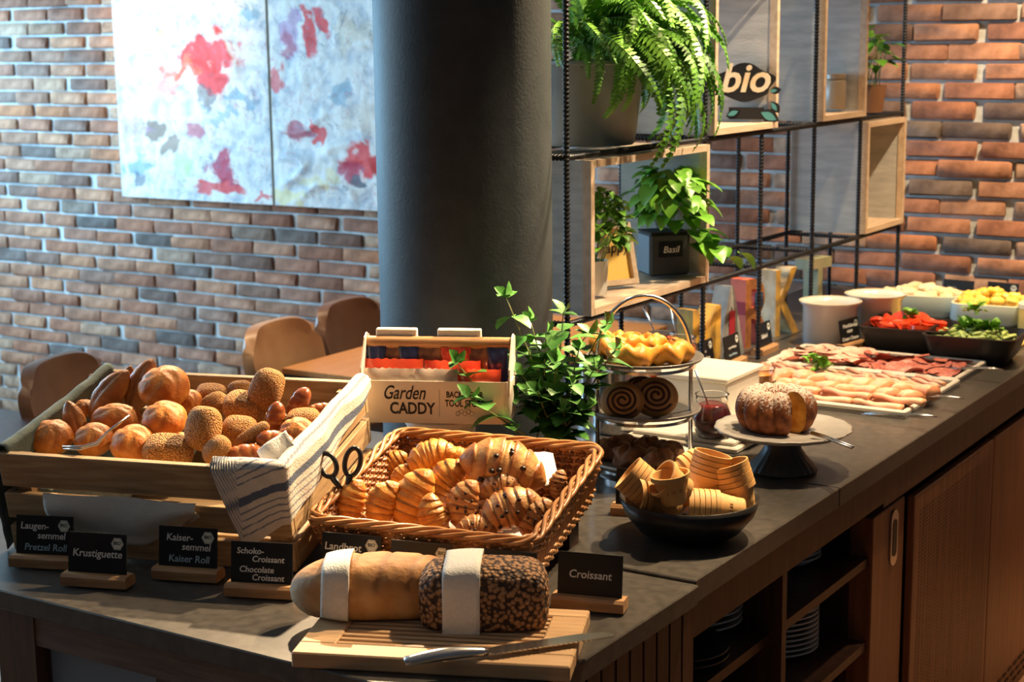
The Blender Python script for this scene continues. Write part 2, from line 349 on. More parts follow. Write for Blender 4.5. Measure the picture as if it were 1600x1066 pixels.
for r_ in range(0, 49):
    for k in range(-30, 14):
        x = k*BL_+(.115 if r_ % 2 else 0)+rb.uniform(-.012, .012); z = .03+r_*BP
        if x < -6.6 or x > 2.9: continue
        px, py = PX((x, WY, z)); s = rb.uniform(.9, 1.06)
        if hidden(px, py) or nb >= 300:
            q = brick_mesh(.218*s, .05, .014, r_*100+k); mxx = T(x, WY, z); rest.add([mxx @ V(p) for p in q.v], q.f)
        else:
            o = link('brick', bms[rb.randrange(6)], wb, T(x, WY, z) @ RY(rb.uniform(-.6, .6)) @ SC(s, rb.uniform(.8, 1.3), rb.uniform(.92, 1.06))); nb += 1
o = rest.build('bricks', bmat, wb, smooth=50); o['kind'] = 'stuff'
# round pillar
CC = V((-1.7875, 2.654)); 
pm_ = MB(); pm_.lathe([(.172, 0), (.172, 3.0)], 64, (CC.x, CC.y, 0)); struct(pm_.build('column', 'column', smooth=True))

# ------------------------------------------------------------ worktops and cabinets
XE = -1.04
t = thing('worktop', 'dark grey stone worktop running to the brick wall, carrying cake stand and meat trays', 'worktop', T(0, 0, 0))
yS = ATX(1312, 764, XE).y
for a, b in ((2.16, yS-.001), (yS+.001, WY-.01)):
    MB().box(-2.02, XE, a, b, .862, .9, b=.002).build('slab', 'stone', t, smooth=False)
yd = [2.165] + [ATX(x, y, -1.06).y for x, y in ((1222, 930), (1372, 830), (1428, 790), (1551, 720))] + [WY-.02]
def cab(name, label): return thing(name, label, 'cabinet', T(0, 0, 0))
c1 = cab('open_shelf_cabinet', 'dark wood open cabinet holding stacked white plates under the stone worktop')
MB().box(-1.055, -1.05, yd[0], yd[2], .8, .86).build('apron', 'darkwood', c1, False)
MB().box(-1.95, -1.93, yd[0], yd[2], .06, .86).build('back_panel', 'darkwood', c1, False)
MB().box(-1.93, -1.055, yd[0], yd[0]+.02, .06, .86).build('side_panel', 'darkwood', c1, False)
MB().box(-1.93, -1.055, yd[1]-.01, yd[1]+.01, .06, .86).build('divider', 'darkwood', c1, False)
SH = (.5, .27)
for i, (a, b) in enumerate(((yd[0]+.02, yd[1]-.01), (yd[1]+.01, yd[2]))):
    for z in (.683, .503, .3): MB().box(-1.92, -1.078, a, b, z-.018, z).build('shelf', 'darkwood', c1, False)
MB().box(-1.93, -1.055, yd[0], yd[2], .04, .06).build('bottom_panel', 'darkwood', c1, False)
c2 = cab('sliding_door_cabinet', 'red-brown wooden cabinet with sliding doors, recessed metal pull and vented plinth')
MB().box(-1.055, -1.05, yd[2], yd[5], .79, .86).build('apron', 'darkwood', c2, False)
MB().box(-1.95, -1.12, yd[2], yd[5], .06, .77).build('body', 'darkwood', c2, False)
d1 = MB().box(-1.12, -1.07, yd[2], yd[3]-.03, .09, .765, b=.002).build('door', 'redwood', c2, False)
hy = ATX(1395, 840, -1.07).y; hz = ATX(1395, 840, -1.07).z
def stadium(w_, h_, n=10):
    r_ = w_/2; return [(r_*cos(pi*i/n), h_/2-r_+r_*sin(pi*i/n)) for i in range(n+1)]+[(-r_*cos(pi*i/n), -h_/2+r_-r_*sin(pi*i/n)) for i in range(n+1)]
hp = MB(); mx = T(-1.069, hy, hz) @ RZ(90) @ RX(90); hp.prism(stadium(.042, .12), 0, .003, mx); hp.build('recessed_pull', 'steel', d1, 40)
hp = MB(); hp.prism(stadium(.024, .08), .003, .004, mx); hp.build('pull_recess', 'blackmetal', d1, 40)
d2 = MB().box(-1.075, -1.058, yd[3], yd[4]-.002, .1, .758, b=.002).build('door', 'redwood', c2, False)
pp = MB(); y0, y1 = yd[3]+.03, yd[4]-.02
ny, nz = 26, 70
for i in range(ny):
    for j in range(nz):
        yy = y0+(y1-y0)*(i+.5)/ny; zz = .12+.6*(j+.5)/nz; s = (y1-y0)/ny*.36
        pp.add([(-1.0575, yy-s, zz-.001), (-1.0575, yy+s*.6, zz+.0005), (-1.0575, yy+s, zz+.0028), (-1.0575, yy-s*.6, zz+.0013)], [(0, 1, 2, 3)])
o = pp.build('perforations', 'black', d2, False); o['kind'] = 'stuff'
MB().box(-1.075, -1.058, yd[4]+.002, yd[5], .1, .758, b=.002).build('door', 'redwood', c2, False)
MB().box(-1.1, -1.07, yd[2], yd[5], 0, .095).build('plinth', 'redwood', c2, False)
vs = MB()
for r_ in range(3):
    for k in range(36):
        yy = yd[3]+.02+k*.05+(.025 if r_ % 2 else 0); vs.prism(stadium(.008, .036, 4), 0, .001, T(-1.0695, yy, .025+r_*.022) @ RZ(90) @ RX(90) @ RZ(90))
o = vs.build('vent_slots', 'black', c2, False)
# serving table in front
t = thing('serving_table', 'dark stone-topped serving table with brown wood apron carrying the bread crate', 'table', T(0, 0, 0))
TX0, TX1, TY0, TY1 = -2.42, -1.03, 1.59, 2.152
MB().box(TX0, TX1, TY0, TY1, .865, .897, b=.002).build('table_top', 'stone', t, False)
MB().box(-1.92, -1.3, TY0+.012, TY0+.03, .815, .865).build('apron', 'apronwood', t, False)
lx = ATY(5, 1000, TY0+.02).x; lx2 = ATY(62, 1000, TY0+.02).x
MB().box(lx, lx2, TY0+.01, TY0+.07, 0, .865).build('leg', 'darkwood', t, False)
MB().box(TX0, TX0+.06, TY0+.01, TY0+.07, 0, .865).build('leg', 'darkwood', t, False)
MB().box(TX0, TX0+.06, TY1-.07, TY1-.01, 0, .865).build('leg', 'darkwood', t, False)
MB().box(lx2, -1.655, TY0+.04, TY0+.05, .1, .865).build('front_panel', 'bluepanel', t, False)
MB().box(-1.655, -1.3, TY0+.035, TY0+.05, .05, .865).build('front_panel', 'apronwood', t, False)
MB().box(-1.3, -1.05, TY0+.02, TY1, .05, .865).build('side_cabinet', 'darkwood', t, False)
for i in range(13):
    y_ = TY0+.03+i*.042; MB().box(-1.05, -1.043, y_, y_+.036, .06, .86).build('slat', 'darkwood', t, False)
# extension top under crate, caddy
t = thing('back_counter', 'dark stone counter section behind the serving table under caddy and crate', 'worktop', T(0, 0, 0))
MB().box(-2.42, -2.022, 2.156, 2.7, .862, .897).build('slab', 'stone', t, False)
MB().box(-2.38, -2.03, 2.17, 2.66, 0, .862).build('body', 'darkwood', t, False)

# plates in the open cabinet
def plate_mesh(r_, h_=.018):
    m = MB(); m.lathe([(.001, .002), (r_*.55, .002), (r_*.62, .006), (r_*.98, h_), (r_, h_+.001), (r_, h_-.002), (r_*.63, 0), (r_*.5, -.003), (.001, -.003)], 36); return m.mesh('plate', 'whiteware', True)
pm1, pm2 = plate_mesh(.085), plate_mesh(.062)
dark = plate_mesh(.085); dark.materials[0] = M['blackbowl']
def stack(px, py, z, n, me, r_, label, group, dz=.0125):
    p = ATZ(px, py, z)
    for i in range(n):
        o = link('plate', me, None, T(p.x-.84*r_, p.y+.54*r_, z+.004+i*dz)); tag(o, label, 'plate', group)
stack(1125, 1003, .684, 8, pm1, .085, 'white plate in the stack beside the black plates in the open cabinet', 'plates left stack', .012)
stack(1250, 1040, .504, 12, pm1, .085, 'white plate in the tall stack on the lower shelf right of the divider', 'plates tall stack', .0105)
stack(1262, 893, .684, 7, pm2, .062, 'small white plate in the stack high under the worktop', 'plates top stack', .011)
stack(1205, 956, .684, 5, pm2, .062, 'small white plate in the stack beside the cabinet divider', 'plates divider stack', .011)
stack(1195, 1075, .504, 5, pm2, .062, 'small white plate low down behind the cabinet divider', 'plates low stack', .011)
stack(1085, 1050, .684, 2, dark, .05, 'black plate beside the white plates in the open cabinet', 'black plates')

# ------------------------------------------------------------ paintings
def painting(name, label, x0, x1, z0, z1, splots, seed):
    t = thing(name, label, 'painting', T(x0, WY-.066, z0))
    w_, h_ = x1-x0, z1-z0
    m = bpy.data.materials.new('abstract_paint'); m.use_nodes = True; nt = m.node_tree; N = nt.nodes; L = nt.links; b = N['Principled BSDF']; b.inputs['Roughness'].default_value = .6
    tc = N.new('ShaderNodeTexCoord'); nz = N.new('ShaderNodeTexNoise'); nz.inputs['Scale'].default_value = 7; nz.inputs['Detail'].default_value = 6; nz.inputs['Distortion'].default_value = 1.2
    L.new(tc.outputs['Object'], nz.inputs['Vector'])
    sub = N.new('ShaderNodeVectorMath'); sub.operation = 'SUBTRACT'; L.new(nz.outputs['Color'], sub.inputs[0]); sub.inputs[1].default_value = (.5, .5, .5)
    scl = N.new('ShaderNodeVectorMath'); scl.operation = 'SCALE'; scl.inputs['Scale'].default_value = .22; L.new(sub.outputs[0], scl.inputs[0])
    ad = N.new('ShaderNodeVectorMath'); ad.operation = 'ADD'; L.new(tc.outputs['Object'], ad.inputs[0]); L.new(scl.outputs[0], ad.inputs[1])
    n2 = N.new('ShaderNodeTexNoise'); n2.inputs['Scale'].default_value = 16; n2.inputs['Detail'].default_value = 8; L.new(tc.outputs['Object'], n2.inputs['Vector'])
    base = N.new('ShaderNodeValToRGB'); base.color_ramp.elements[0].color = (.34, .37, .42, 1); base.color_ramp.elements[1].color = (.66, .63, .58, 1)
    base.color_ramp.elements[0].position = .3; base.color_ramp.elements[1].position = .55
    L.new(n2.outputs['Fac'], base.inputs[0]); cur = base.outputs[0]
    for (u, v, ru, rv, c, st) in splots:
        mp = N.new('ShaderNodeMapping'); mp.vector_type = 'TEXTURE'; mp.inputs['Location'].default_value = (u*w_, 0, v*h_); mp.inputs['Scale'].default_value = (ru, 10, rv)
        L.new(ad.outputs[0], mp.inputs[0]); ln = N.new('ShaderNodeVectorMath'); ln.operation = 'LENGTH'; L.new(mp.outputs[0], ln.inputs[0])
        # ragged paint: distance plus fine noise
        a2 = N.new('ShaderNodeMath'); a2.operation = 'MULTIPLY_ADD'; L.new(n2.outputs['Fac'], a2.inputs[0]); a2.inputs[1].default_value = 1.8; L.new(ln.outputs['Value'], a2.inputs[2])
        mr = N.new('ShaderNodeMapRange'); mr.inputs[1].default_value = 1.68; mr.inputs[2].default_value = 2.0; mr.inputs[3].default_value = st; mr.inputs[4].default_value = 0; L.new(a2.outputs[0], mr.inputs[0])
        mxn = N.new('ShaderNodeMix'); mxn.data_type = 'RGBA'; L.new(mr.outputs[0], mxn.inputs[0]); L.new(cur, mxn.inputs[6]); mxn.inputs[7].default_value = (*c, 1); cur = mxn.outputs[2]
    for sc_, c_, st_ in ((6, (.1, .16, .24), .65), (11, (.45, .03, .05), .55), (17, (.08, .08, .1), .6)):
        n3 = N.new('ShaderNodeTexNoise'); n3.inputs['Scale'].default_value = sc_; n3.inputs['Detail'].default_value = 5; n3.inputs['Distortion'].default_value = 2.5; L.new(tc.outputs['Object'], n3.inputs['Vector'])
        d3 = N.new('ShaderNodeMath'); d3.operation = 'SUBTRACT'; L.new(n3.outputs['Fac'], d3.inputs[0]); d3.inputs[1].default_value = .5
        e3 = N.new('ShaderNodeMath'); e3.operation = 'ABSOLUTE'; L.new(d3.outputs[0], e3.inputs[0])
        m3 = N.new('ShaderNodeMapRange'); m3.inputs[1].default_value = .004; m3.inputs[2].default_value = .016; m3.inputs[3].default_value = st_; m3.inputs[4].default_value = 0; L.new(e3.outputs[0], m3.inputs[0])
        n4 = N.new('ShaderNodeTexNoise'); n4.inputs['Scale'].default_value = sc_*.45+1; L.new(ad.outputs[0], n4.inputs['Vector'])
        m4 = N.new('ShaderNodeMapRange'); m4.inputs[1].default_value = .52; m4.inputs[2].default_value = .6; L.new(n4.outputs['Fac'], m4.inputs[0])
        mm = N.new('ShaderNodeMath'); mm.operation = 'MULTIPLY'; L.new(m3.outputs[0], mm.inputs[0]); L.new(m4.outputs[0], mm.inputs[1])
        mxn = N.new('ShaderNodeMix'); mxn.data_type = 'RGBA'; L.new(mm.outputs[0], mxn.inputs[0]); L.new(cur, mxn.inputs[6]); mxn.inputs[7].default_value = (*c_, 1); cur = mxn.outputs[2]
    L.new(cur, b.inputs['Base Color'])
    bp = N.new('ShaderNodeBump'); bp.inputs['Strength'].default_value = .9; bp.inputs['Distance'].default_value = .01; L.new(n2.outputs['Fac'], bp.inputs['Height']); L.new(bp.outputs[0], b.inputs['Normal'])
    q = MB()
    def fn(i, j):
        x, z = i*w_, j*h_; e = min(1, 14*min(i, 1-i, j, 1-j))
        n_ = noise.noise(V((x*4+seed, z*9, seed))); r_ = (1-abs(n_))**7
        return (x, -.003-.02*e*r_*max(0, noise.noise(V((x*2, z*2, seed+5)))+.25), z)
    q.grid(fn, 90, 110); q.build('canvas_surface', m, t, True)
    MB().box(0, w_, 0, .035, 0, h_).build('stretcher', 'whitewood', t, False)
RED, DRED, BLU, YEL, BRN, PUR, GRN, BLK = (.62, .03, .025), (.4, .02, .06), (.12, .28, .38), (.72, .55, .1), (.2, .13, .08), (.4, .2, .38), (.4, .65, .2), (.06, .06, .08)
a = ATY(192, 307, WY-.066); b = ATY(427, 320, WY-.066)
PZ0 = (a.z+b.z)/2; PH = 1.15
vv = lambda py: (ATY(300, py, WY-.066).z-PZ0)/PH
painting('abstract_painting', 'white abstract canvas with red and brown paint folds beside the bare brick', a.x, b.x, PZ0, PZ0+PH,
    [(.62, vv(85), .16, .07, RED, 1), (.66, vv(125), .1, .07, RED, 1), (.45, vv(105), .12, .03, (.7, .12, .05), .9), (.72, vv(270), .07, .08, DRED, 1), (.68, vv(290), .14, .03, RED, .9),
     (.25, vv(205), .05, .05, BRN, .9), (.33, vv(235), .05, .03, BRN, .8), (.12, vv(200), .07, .06, PUR, .5), (.85, vv(150), .08, .03, BLU, .7), (.6, vv(155), .04, .05, BLK, .6), (.12, vv(260), .1, .03, BLU, .7),
     (.42, vv(265), .05, .05, GRN, .6), (.25, vv(60), .14, .05, YEL, .5), (.92, vv(30), .06, .04, BLU, .7), (.12, vv(285), .04, .04, BLK, .7), (.35, vv(130), .1, .03, (.7, .2, .12), .6), (.5, vv(205), .05, .05, DRED, .7), (.97, vv(305), .05, .02, RED, .8), (.7, vv(180), .12, .02, BLU, .6)], 1.3)
a2 = ATY(431, 320, WY-.066); x2 = a2.x+(b.x-a.x)
uu = lambda px: (ATY(px, 200, WY-.066).x-a2.x)/(x2-a2.x)
painting('abstract_painting', 'white abstract canvas with scattered red strokes, half hidden by the dark round pillar', a2.x, x2, PZ0, PZ0+PH,
    [(uu(488), vv(50), .035, .1, RED, 1), (uu(512), vv(40), .03, .07, RED, 1), (uu(456), vv(50), .06, .1, PUR, .7), (uu(455), vv(70), .04, .06, DRED, .6), (uu(496), vv(205), .02, .06, RED, .95), (uu(465), vv(200), .06, .04, DRED, .8),
     (uu(570), vv(245), .13, .06, RED, 1), (uu(545), vv(265), .06, .05, DRED, .9), (uu(560), vv(280), .05, .035, BLK, .9), (uu(535), vv(135), .05, .05, BLU, .6), (uu(440), vv(120), .03, .05, RED, .8),
     (uu(440), vv(300), .12, .03, YEL, .5), (uu(500), vv(275), .08, .03, YEL, .4), (uu(460), vv(240), .1, .05, (.35, .38, .42), .6), (uu(555), vv(60), .1, .05, (.5, .38, .2), .4), (uu(560), vv(180), .12, .05, (.6, .45, .3), .35)], 7.7)

# ------------------------------------------------------------ dining tables and chairs behind
t = thing('dining_table', 'orange-brown wooden dining table with slate edge behind the buffet', 'table', T(0, 0, 0))
c0 = ATZ(440, 575, .74)
MB().box(c0.x, -2.5, c0.y, 4.95, .722, .74, b=.002).build('table_top', 'tablewood', t, False)
MB().box(c0.x+.003, -2.503, c0.y+.003, 4.947, .7, .722).build('edge_band', 'tableedge', t, False)
MB().box(-2.92, -2.8, 4.2, 4.32, .02, .7).build('leg', 'blackmetal', t, False)
MB().box(-3.05, -2.67, 4.0, 4.5, 0, .02).build('base', 'blackmetal', t, False)
def chair(px, py, ztop, face, m, label):
    p = ATZ(px, py, ztop); mw = T(p.x, p.y, 0) @ RZ(face); t = thing('dining_chair', label, 'chair', mw)
    wd = .21
    def back(i, j):      # i across, j up; origin at top of the back, seat toward +y
        u = 2*i-1; z = .46+(ztop-.46)*j; k = 1-max(0, (j-.75)/.25)**3*.12
        rr = wd*k*(.92+.08*j); zz = z-(.05*abs(u)**6 if j > .6 else 0)*((j-.6)/.4 if j > .6 else 0)
        return (rr*u, -.02+.1*(1-j)**1.5+.05*u*u, zz)
    q = MB(); q.grid(back, 24, 20); o = q.build('backrest', m, t, True); solid(o, .035, 0)
    bv = o.modifiers.new('round', 'BEVEL'); bv.width = .012; bv.segments = 3; bv.limit_method = 'ANGLE'
    def seat(i, j):
        u = 2*i-1; return (wd*u*(1-.1*j), .08+.4*j, .46+.02*u*u-.02*sin(pi*j))
    q = MB(); q.grid(seat, 12, 12); solid(q.build('seat', m, t, True), .04, 0)
    for sx in (-1, 1):
        for y_ in (.12, .42):
            q = MB(); q.tube([(sx*.14, .25+(y_-.25)*.6, .44), (sx*.2, y_, 0)], .011, 8); q.build('leg', 'blackmetal', t, True)
chair(428, 503, .86, -82, 'chair', 'tan leather shell chair pulled up to the orange-brown dining table')
chair(537, 470, .86, -84, 'chairb', 'dark brown shell chair at the dining table next to the pillar')
chair(85, 560, .86, -75, 'chairb', 'brown leather shell chair standing behind the wooden bread crate')
t = thing('dining_table', 'dark dining table partly hidden behind the bread crate', 'table', T(0, 0, 0))
p = ATZ(10, 690, .74); MB().box(p.x-1.0, p.x+.12, p.y-.45, p.y+.25, .71, .74, b=.002).build('table_top', 'darkwood', t, False)
MB().box(p.x-.5, p.x-.4, p.y-.15, p.y-.05, 0, .71).build('leg', 'blackmetal', t, False)

# ------------------------------------------------------------ rebar shelf
SX, BX = -1.664, -1.885; RYs = (2.84, 3.48, 3.81, 4.16, 4.51, 4.865); RZs = (1.14, 1.482, 1.83)
def rebar_m(Lg):
    q = MB(); n = int(Lg/.009); path = []; rs = []
    for i in range(n+1):
        for d, rr in ((0, .0052), (.3, .0072), (.55, .0072), (.8, .0052)): path.append((0, 0, min(Lg, (i+d)*Lg/(n+1)))); rs.append(rr)
    q.tube(path, rs, 8); return q
_rb = {}
def rebar(a, b, parent, name):
    a, b = V(a), V(b); Lg = round((b-a).length, 3)
    if Lg not in _rb: _rb[Lg] = rebar_m(Lg).mesh('rebar', 'rebar', 40)
    link(name, _rb[Lg], parent, T(a) @ (b-a).to_track_quat('Z', 'Y').to_matrix().to_4x4())
t = thing('rebar_shelf', 'open black rebar shelf frame standing on the stone worktop', 'shelf', T(0, 0, 0))
for y_ in RYs:
    for x in (SX, BX): rebar((x, y_, .9), (x, y_, 1.482 if y_ in (3.81, 4.51) else 2.2), t, 'upright')
    for z in (RZs[:2] if y_ in (3.81, 4.51) else RZs): rebar((SX, y_, z), (BX, y_, z), t, 'crossbar')
for z in RZs:
    for x in (SX, BX): rebar((x, RYs[0], z), (x, RYs[-1], z), t, 'rail')
def wbox(y0, y1, z0, z1, label, back=False):
    t = thing('wooden_box', label, 'box', T(0, 0, 0)); th = .013; x0, x1 = BX+.012, SX+.02
    for nm, bb in (('side_panel', (x0, x1-.02, y0, y0+th, z0, z1)), ('side_panel', (x0, x1-.02, y1-th, y1, z0, z1)), ('top_panel', (x0, x1-.02, y0+th, y1-th, z1-th, z1)), ('bottom_panel', (x0, x1-.02, y0+th, y1-th, z0, z0+th))):
        MB().box(*bb).build(nm, 'boxgrey' if nm == 'side_panel' else 'boxwood', t, False)
    q = MB(); q.box(x1-.02, x1, y0, y0+th+.002, z0, z1); q.box(x1-.02, x1, y1-th-.002, y1, z0, z1); q.box(x1-.02, x1, y0+th, y1-th, z0, z0+th+.002); q.box(x1-.02, x1, y0+th, y1-th, z1-th-.002, z1)
    q.build('front_frame', 'boxwood', t, False)
    if back: MB().box(x0-.008, x0, y0, y1, z0, z1).build('back_panel', 'boxgrey', t, False)
    return t
Z1 = 1.149
wbox(2.905, 3.468, Z1, 1.472, 'pale wooden box with grey sides on the lower shelf, holding basil and parsley')
wbox(3.492, 3.865, 1.491, 1.88, 'pale wooden box on the upper shelf with a black leaf-and-lettering cutout inside')
wbox(4.172, 4.5, 1.491, 1.88, 'pale wooden box on the upper shelf holding a clay jar')
wbox(4.522, 4.853, Z1, 1.472, 'empty pale wooden box on the lower shelf nearest the brick wall', True)

# leaves
def leaf_mesh(name, L_, w_, m, fold=.25, curl=.3, teeth=0, tip=1.0):
    q = MB(); n = 6; vs = []; 
    for i in range(n+1):
        s = i/n; hw = w_*sin(pi*min(1, s**.75*.97+.02))**.8*(1+(teeth*.12 if i % 2 else 0)); z = -curl*L_*s*s
        vs += [(s*L_, -hw, z+fold*hw), (s*L_, 0, z), (s*L_, hw, z+fold*hw)]
    fs = []
    for i in range(n):
        a = i*3; fs += [(a, a+3, a+4, a+1), (a+1, a+4, a+5, a+2)]
    q.add(vs, fs); return q.mesh(name, m, True)
mint = [leaf_mesh('leaf', .048, .0195, 'leaf', .25, .2, 1), leaf_mesh('leaf', .042, .019, 'leaf', .2, .45, 1), leaf_mesh('leaf', .034, .012, 'leaf', .4, .1, 1)]
basil = [leaf_mesh('leaf', .042, .02, 'basil', .3, .35), leaf_mesh('leaf', .034, .016, 'basil', .4, .6), leaf_mesh('leaf', .05, .024, 'basil', .25, .5)]
def lm(p, d, up=(0, 0, 1), s=1): return frame_m(p, d, up) @ SC(s)
def dirv(az, el): return V((cos(az)*cos(el), sin(az)*cos(el), sin(el)))
rl = random.Random(11)
# fern in a grey bucket
fp = V((-1.775, 3.12, 1.49)); t = thing('potted_fern', 'large drooping green fern in a grey bucket on the upper shelf', 'plant', T(fp))
q = MB(); q.lathe([(.001, 0), (.1, 0), (.104, .005), (.125, .17), (.13, .175), (.13, .182), (.12, .182), (.115, .15), (.001, .15)], 40); q.build('bucket', 'greypot', t, 40)
q = MB(); q.lathe([(.001, .16), (.116, .152)], 24); q.build('soil', 'soil', t)
def frond(L_, droop, seed, wmax=.032):
    rr = random.Random(seed); q = MB(); n = 34; pts = []
    for i in range(n+1):
        s = i/n; ang = .9-droop*s**1.1; 
        if i == 0: p = V((0, 0, 0))
        else: p = pts[-1]+V((cos(ang), 0, sin(ang)))*L_/n
        pts.append(p)
    q.tube(pts[::2], [.0016*(1-.7*i/(n/2)) for i in range(n//2+1)], 4)
    for i in range(2, n):
        s = i/n; wd = wmax*min(1, s*4)*(1-s)**.55*rr.uniform(.85, 1.1)+.004; tg = (pts[min(n, i+1)]-pts[i-1]).normalized(); nr = V((-tg.z, 0, tg.x))
        for sd in (-1, 1):
            ax = (V((0, sd, 0))+tg*.35+nr*rr.uniform(-.25, .1)).normalized(); ex = wd; b_ = L_/n*.55
            p = pts[i]; q.add([p-tg*b_*.6, p+ax*ex*.45-tg*b_*.9-nr*.002, p+ax*ex-nr*.3*ex, p+ax*ex*.5+tg*b_*.9, p+tg*b_*.6], [(0, 1, 2, 3, 4)])
    return q.mesh('frond', 'fern', True)
FR = [frond(.34, 2.4, 1), frond(.42, 2.7, 2), frond(.28, 1.8, 3), frond(.38, 3.0, 4), frond(.46, 2.5, 5)]
for i in range(150):
    az = rl.uniform(-.9, 2.2) if i % 5 else rl.uniform(0, 2*pi)
    short = .62 if not -.8 < az < 2.2 else 1
    link('frond', rl.choice(FR), t, T(.08*cos(az)*rl.random(), .08*sin(az)*rl.random(), (.19)+rl.uniform(0, .05)) @ Matrix.Rotation(az, 4, 'Z') @ RX(rl.uniform(-35, 35)) @ RY(rl.uniform(-30, 40)) @ SC(short*rl.uniform(.6, 1.0)))
# basil in a slate grey pot
bp = ATZ(1036, 428, Z1+.021); bp.x = min(bp.x, SX-.06)
bp = ATX(1036, 428, -1.735); bp.z = Z1+.0205
t = thing('potted_basil', 'bushy green basil in a slate grey pot with a small label holder', 'plant', T(bp) @ RZ(-42))
q = MB(); q.box(-.045, .045, -.05, .05, 0, .1, b=.006); q.build('pot', 'darkpot', t, False)
q = MB(); q.box(.0455, .048, -.028, .03, .045, .08); q.build('label_holder', 'blackmetal', t, False)
q = MB(); text(q, 'Basil', .022, T(.0486, .001, .062) @ RZ(90) @ RX(90), .2); q.build('lettering', 'chalk', t, False)
MB().box(-.043, .043, -.048, .048, .1, .103).build('soil', 'soil', t, False)
def bush(t, leaves, n, c, rad, st_from, stem_m='stem', seed=1, smin=.7, smax=1.25, nstem=10, group=None):
    rr = random.Random(seed)
    for i in range(nstem):
        d = dirv(rr.uniform(0, 2*pi), rr.uniform(.1, 1.2)); e = V(c)+V((d.x*rad[0], d.y*rad[1], d.z*rad[2]))*.85; b_ = V(st_from)+V((rr.uniform(-.02, .02), rr.uniform(-.02, .02), 0))
        q = MB(); q.tube([b_, (b_+e)/2+V((0, 0, .01)), e], .0015, 5); q.build('stem', stem_m, t, True)
    for i in range(n):
        d = dirv(rr.uniform(0, 2*pi), rr.uniform(-.5, 1.4)); k = rr.uniform(.45, 1)
        p = V(c)+V((d.x*rad[0], d.y*rad[1], d.z*rad[2]))*k
        link('leaf', rr.choice(leaves), t, lm(p, V((d.x, d.y, rr.uniform(-.5, .35))), (0, 0, 1), rr.uniform(smin, smax)))
bush(t, basil, 230, (.01, .01, .165), (.125, .085, .1), (0, 0, .1), seed=5, smin=.6, smax=1.15)
for i in range(14):   # trailing side shoot to the right
    p = V((.045+.004*i, .05+.006*i, .12-.005*i)); link('leaf', basil[2 if i % 2 else 0], t, lm(p+V((rl.uniform(-.02, .03), rl.uniform(-.02, .02), rl.uniform(-.04, .03))), dirv(rl.uniform(-.5, 2), rl.uniform(-.8, .3)), (0, 0, 1), 1.1))
# parsley in white pot
pp_ = ATX(931, 462, -1.72); pp_.z = Z1+.0205
t = thing('potted_parsley', 'curly parsley in a small white pot beside the yellow card', 'plant', T(pp_))
q = MB(); q.lathe([(.001, 0), (.024, 0), (.028, .075), (.025, .075), (.022, .06), (.001, .06)], 24); q.build('pot', 'whiteware', t, 40)
pars = [leaf_mesh('leaf', .024, .011, 'parsley', .4, .3, 3), leaf_mesh('leaf', .018, .01, 'parsley', .6, .5, 3)]
bush(t, pars, 190, (.01, .01, .14), (.06, .065, .09), (0, 0, .06), seed=9)
# yellow card frame
yc = ATX(966, 443, -1.735); yc.z = Z1+.021
t = thing('picture_frame', 'small wooden frame with yellow card leaning between parsley and basil', 'picture frame', T(yc) @ RZ(62) @ RX(-16))
q = MB()
for a_, b_, c_, d_ in ((-.05, .05, 0, .012), (-.05, .05, .128, .14), (-.05, -.038, .012, .128), (.038, .05, .012, .128)): q.box(a_, b_, -.012, .012, c_, d_)
q.build('frame', 'boxwood', t, False); MB().box(-.038, .038, -.002, .004, .012, .128).build('card', 'yellowcard', t, False)
q = MB(); text(q, 'happy', .034, T(0, -.0028, .085) @ RX(90), .25); q.build('lettering', 'ink', t, False)
# bio cutout
bc = V((-1.7, 3.83, 1.512)); t = thing('cutout_sign', 'black cutout with cream word bio and teal leaf sprig in the upper box', 'sign', T(bc) @ RZ(8))
q = MB(); q.prism([(.075*cos(a)*(1+.12*sin(5*a)), .062+.045*sin(a)*(1+.1*cos(4*a))) for a in [2*pi*i/40 for i in range(40)]], -.003, .003, T(-.02, 0, .03) @ RX(90))
for (x, z, a, l_) in ((.02, .02, -25, .055), (.05, .045, -55, .035), (-.03, .02, 200, .04), (.045, .07, 10, .03)):
    q.prism([(l_*s, .32*l_*sin(pi*s)) for s in (0, .2, .4, .6, .8, 1)]+[(l_*s, -.32*l_*sin(pi*s)) for s in (.8, .6, .4, .2)], -.003, .003, T(x, 0, z) @ RY(-a) @ RX(90))
q.box(-.06, .03, -.003, .003, 0, .03); q.build('backing', 'black', t, False)
q = MB(); text(q, 'bio', .1, T(-.02, -.0042, .1) @ RX(90), .25, .002, .0008); q.build('lettering', 'cheese', t, False)
for (x, z, a, l_) in ((.024, .018, -25, .045), (.05, .043, -55, .026), (-.035, .02, 200, .03), (.045, .07, 10, .02)):
    q = MB(); q.prism([(l_*s, .22*l_*sin(pi*s)) for s in (0, .2, .4, .6, .8, 1)]+[(l_*s, -.22*l_*sin(pi*s)) for s in (.8, .6, .4, .2)], .0032, .004, T(x, 0, z) @ RY(-a) @ RX(90)); q.build('leaf_print', 'teal', t, False)
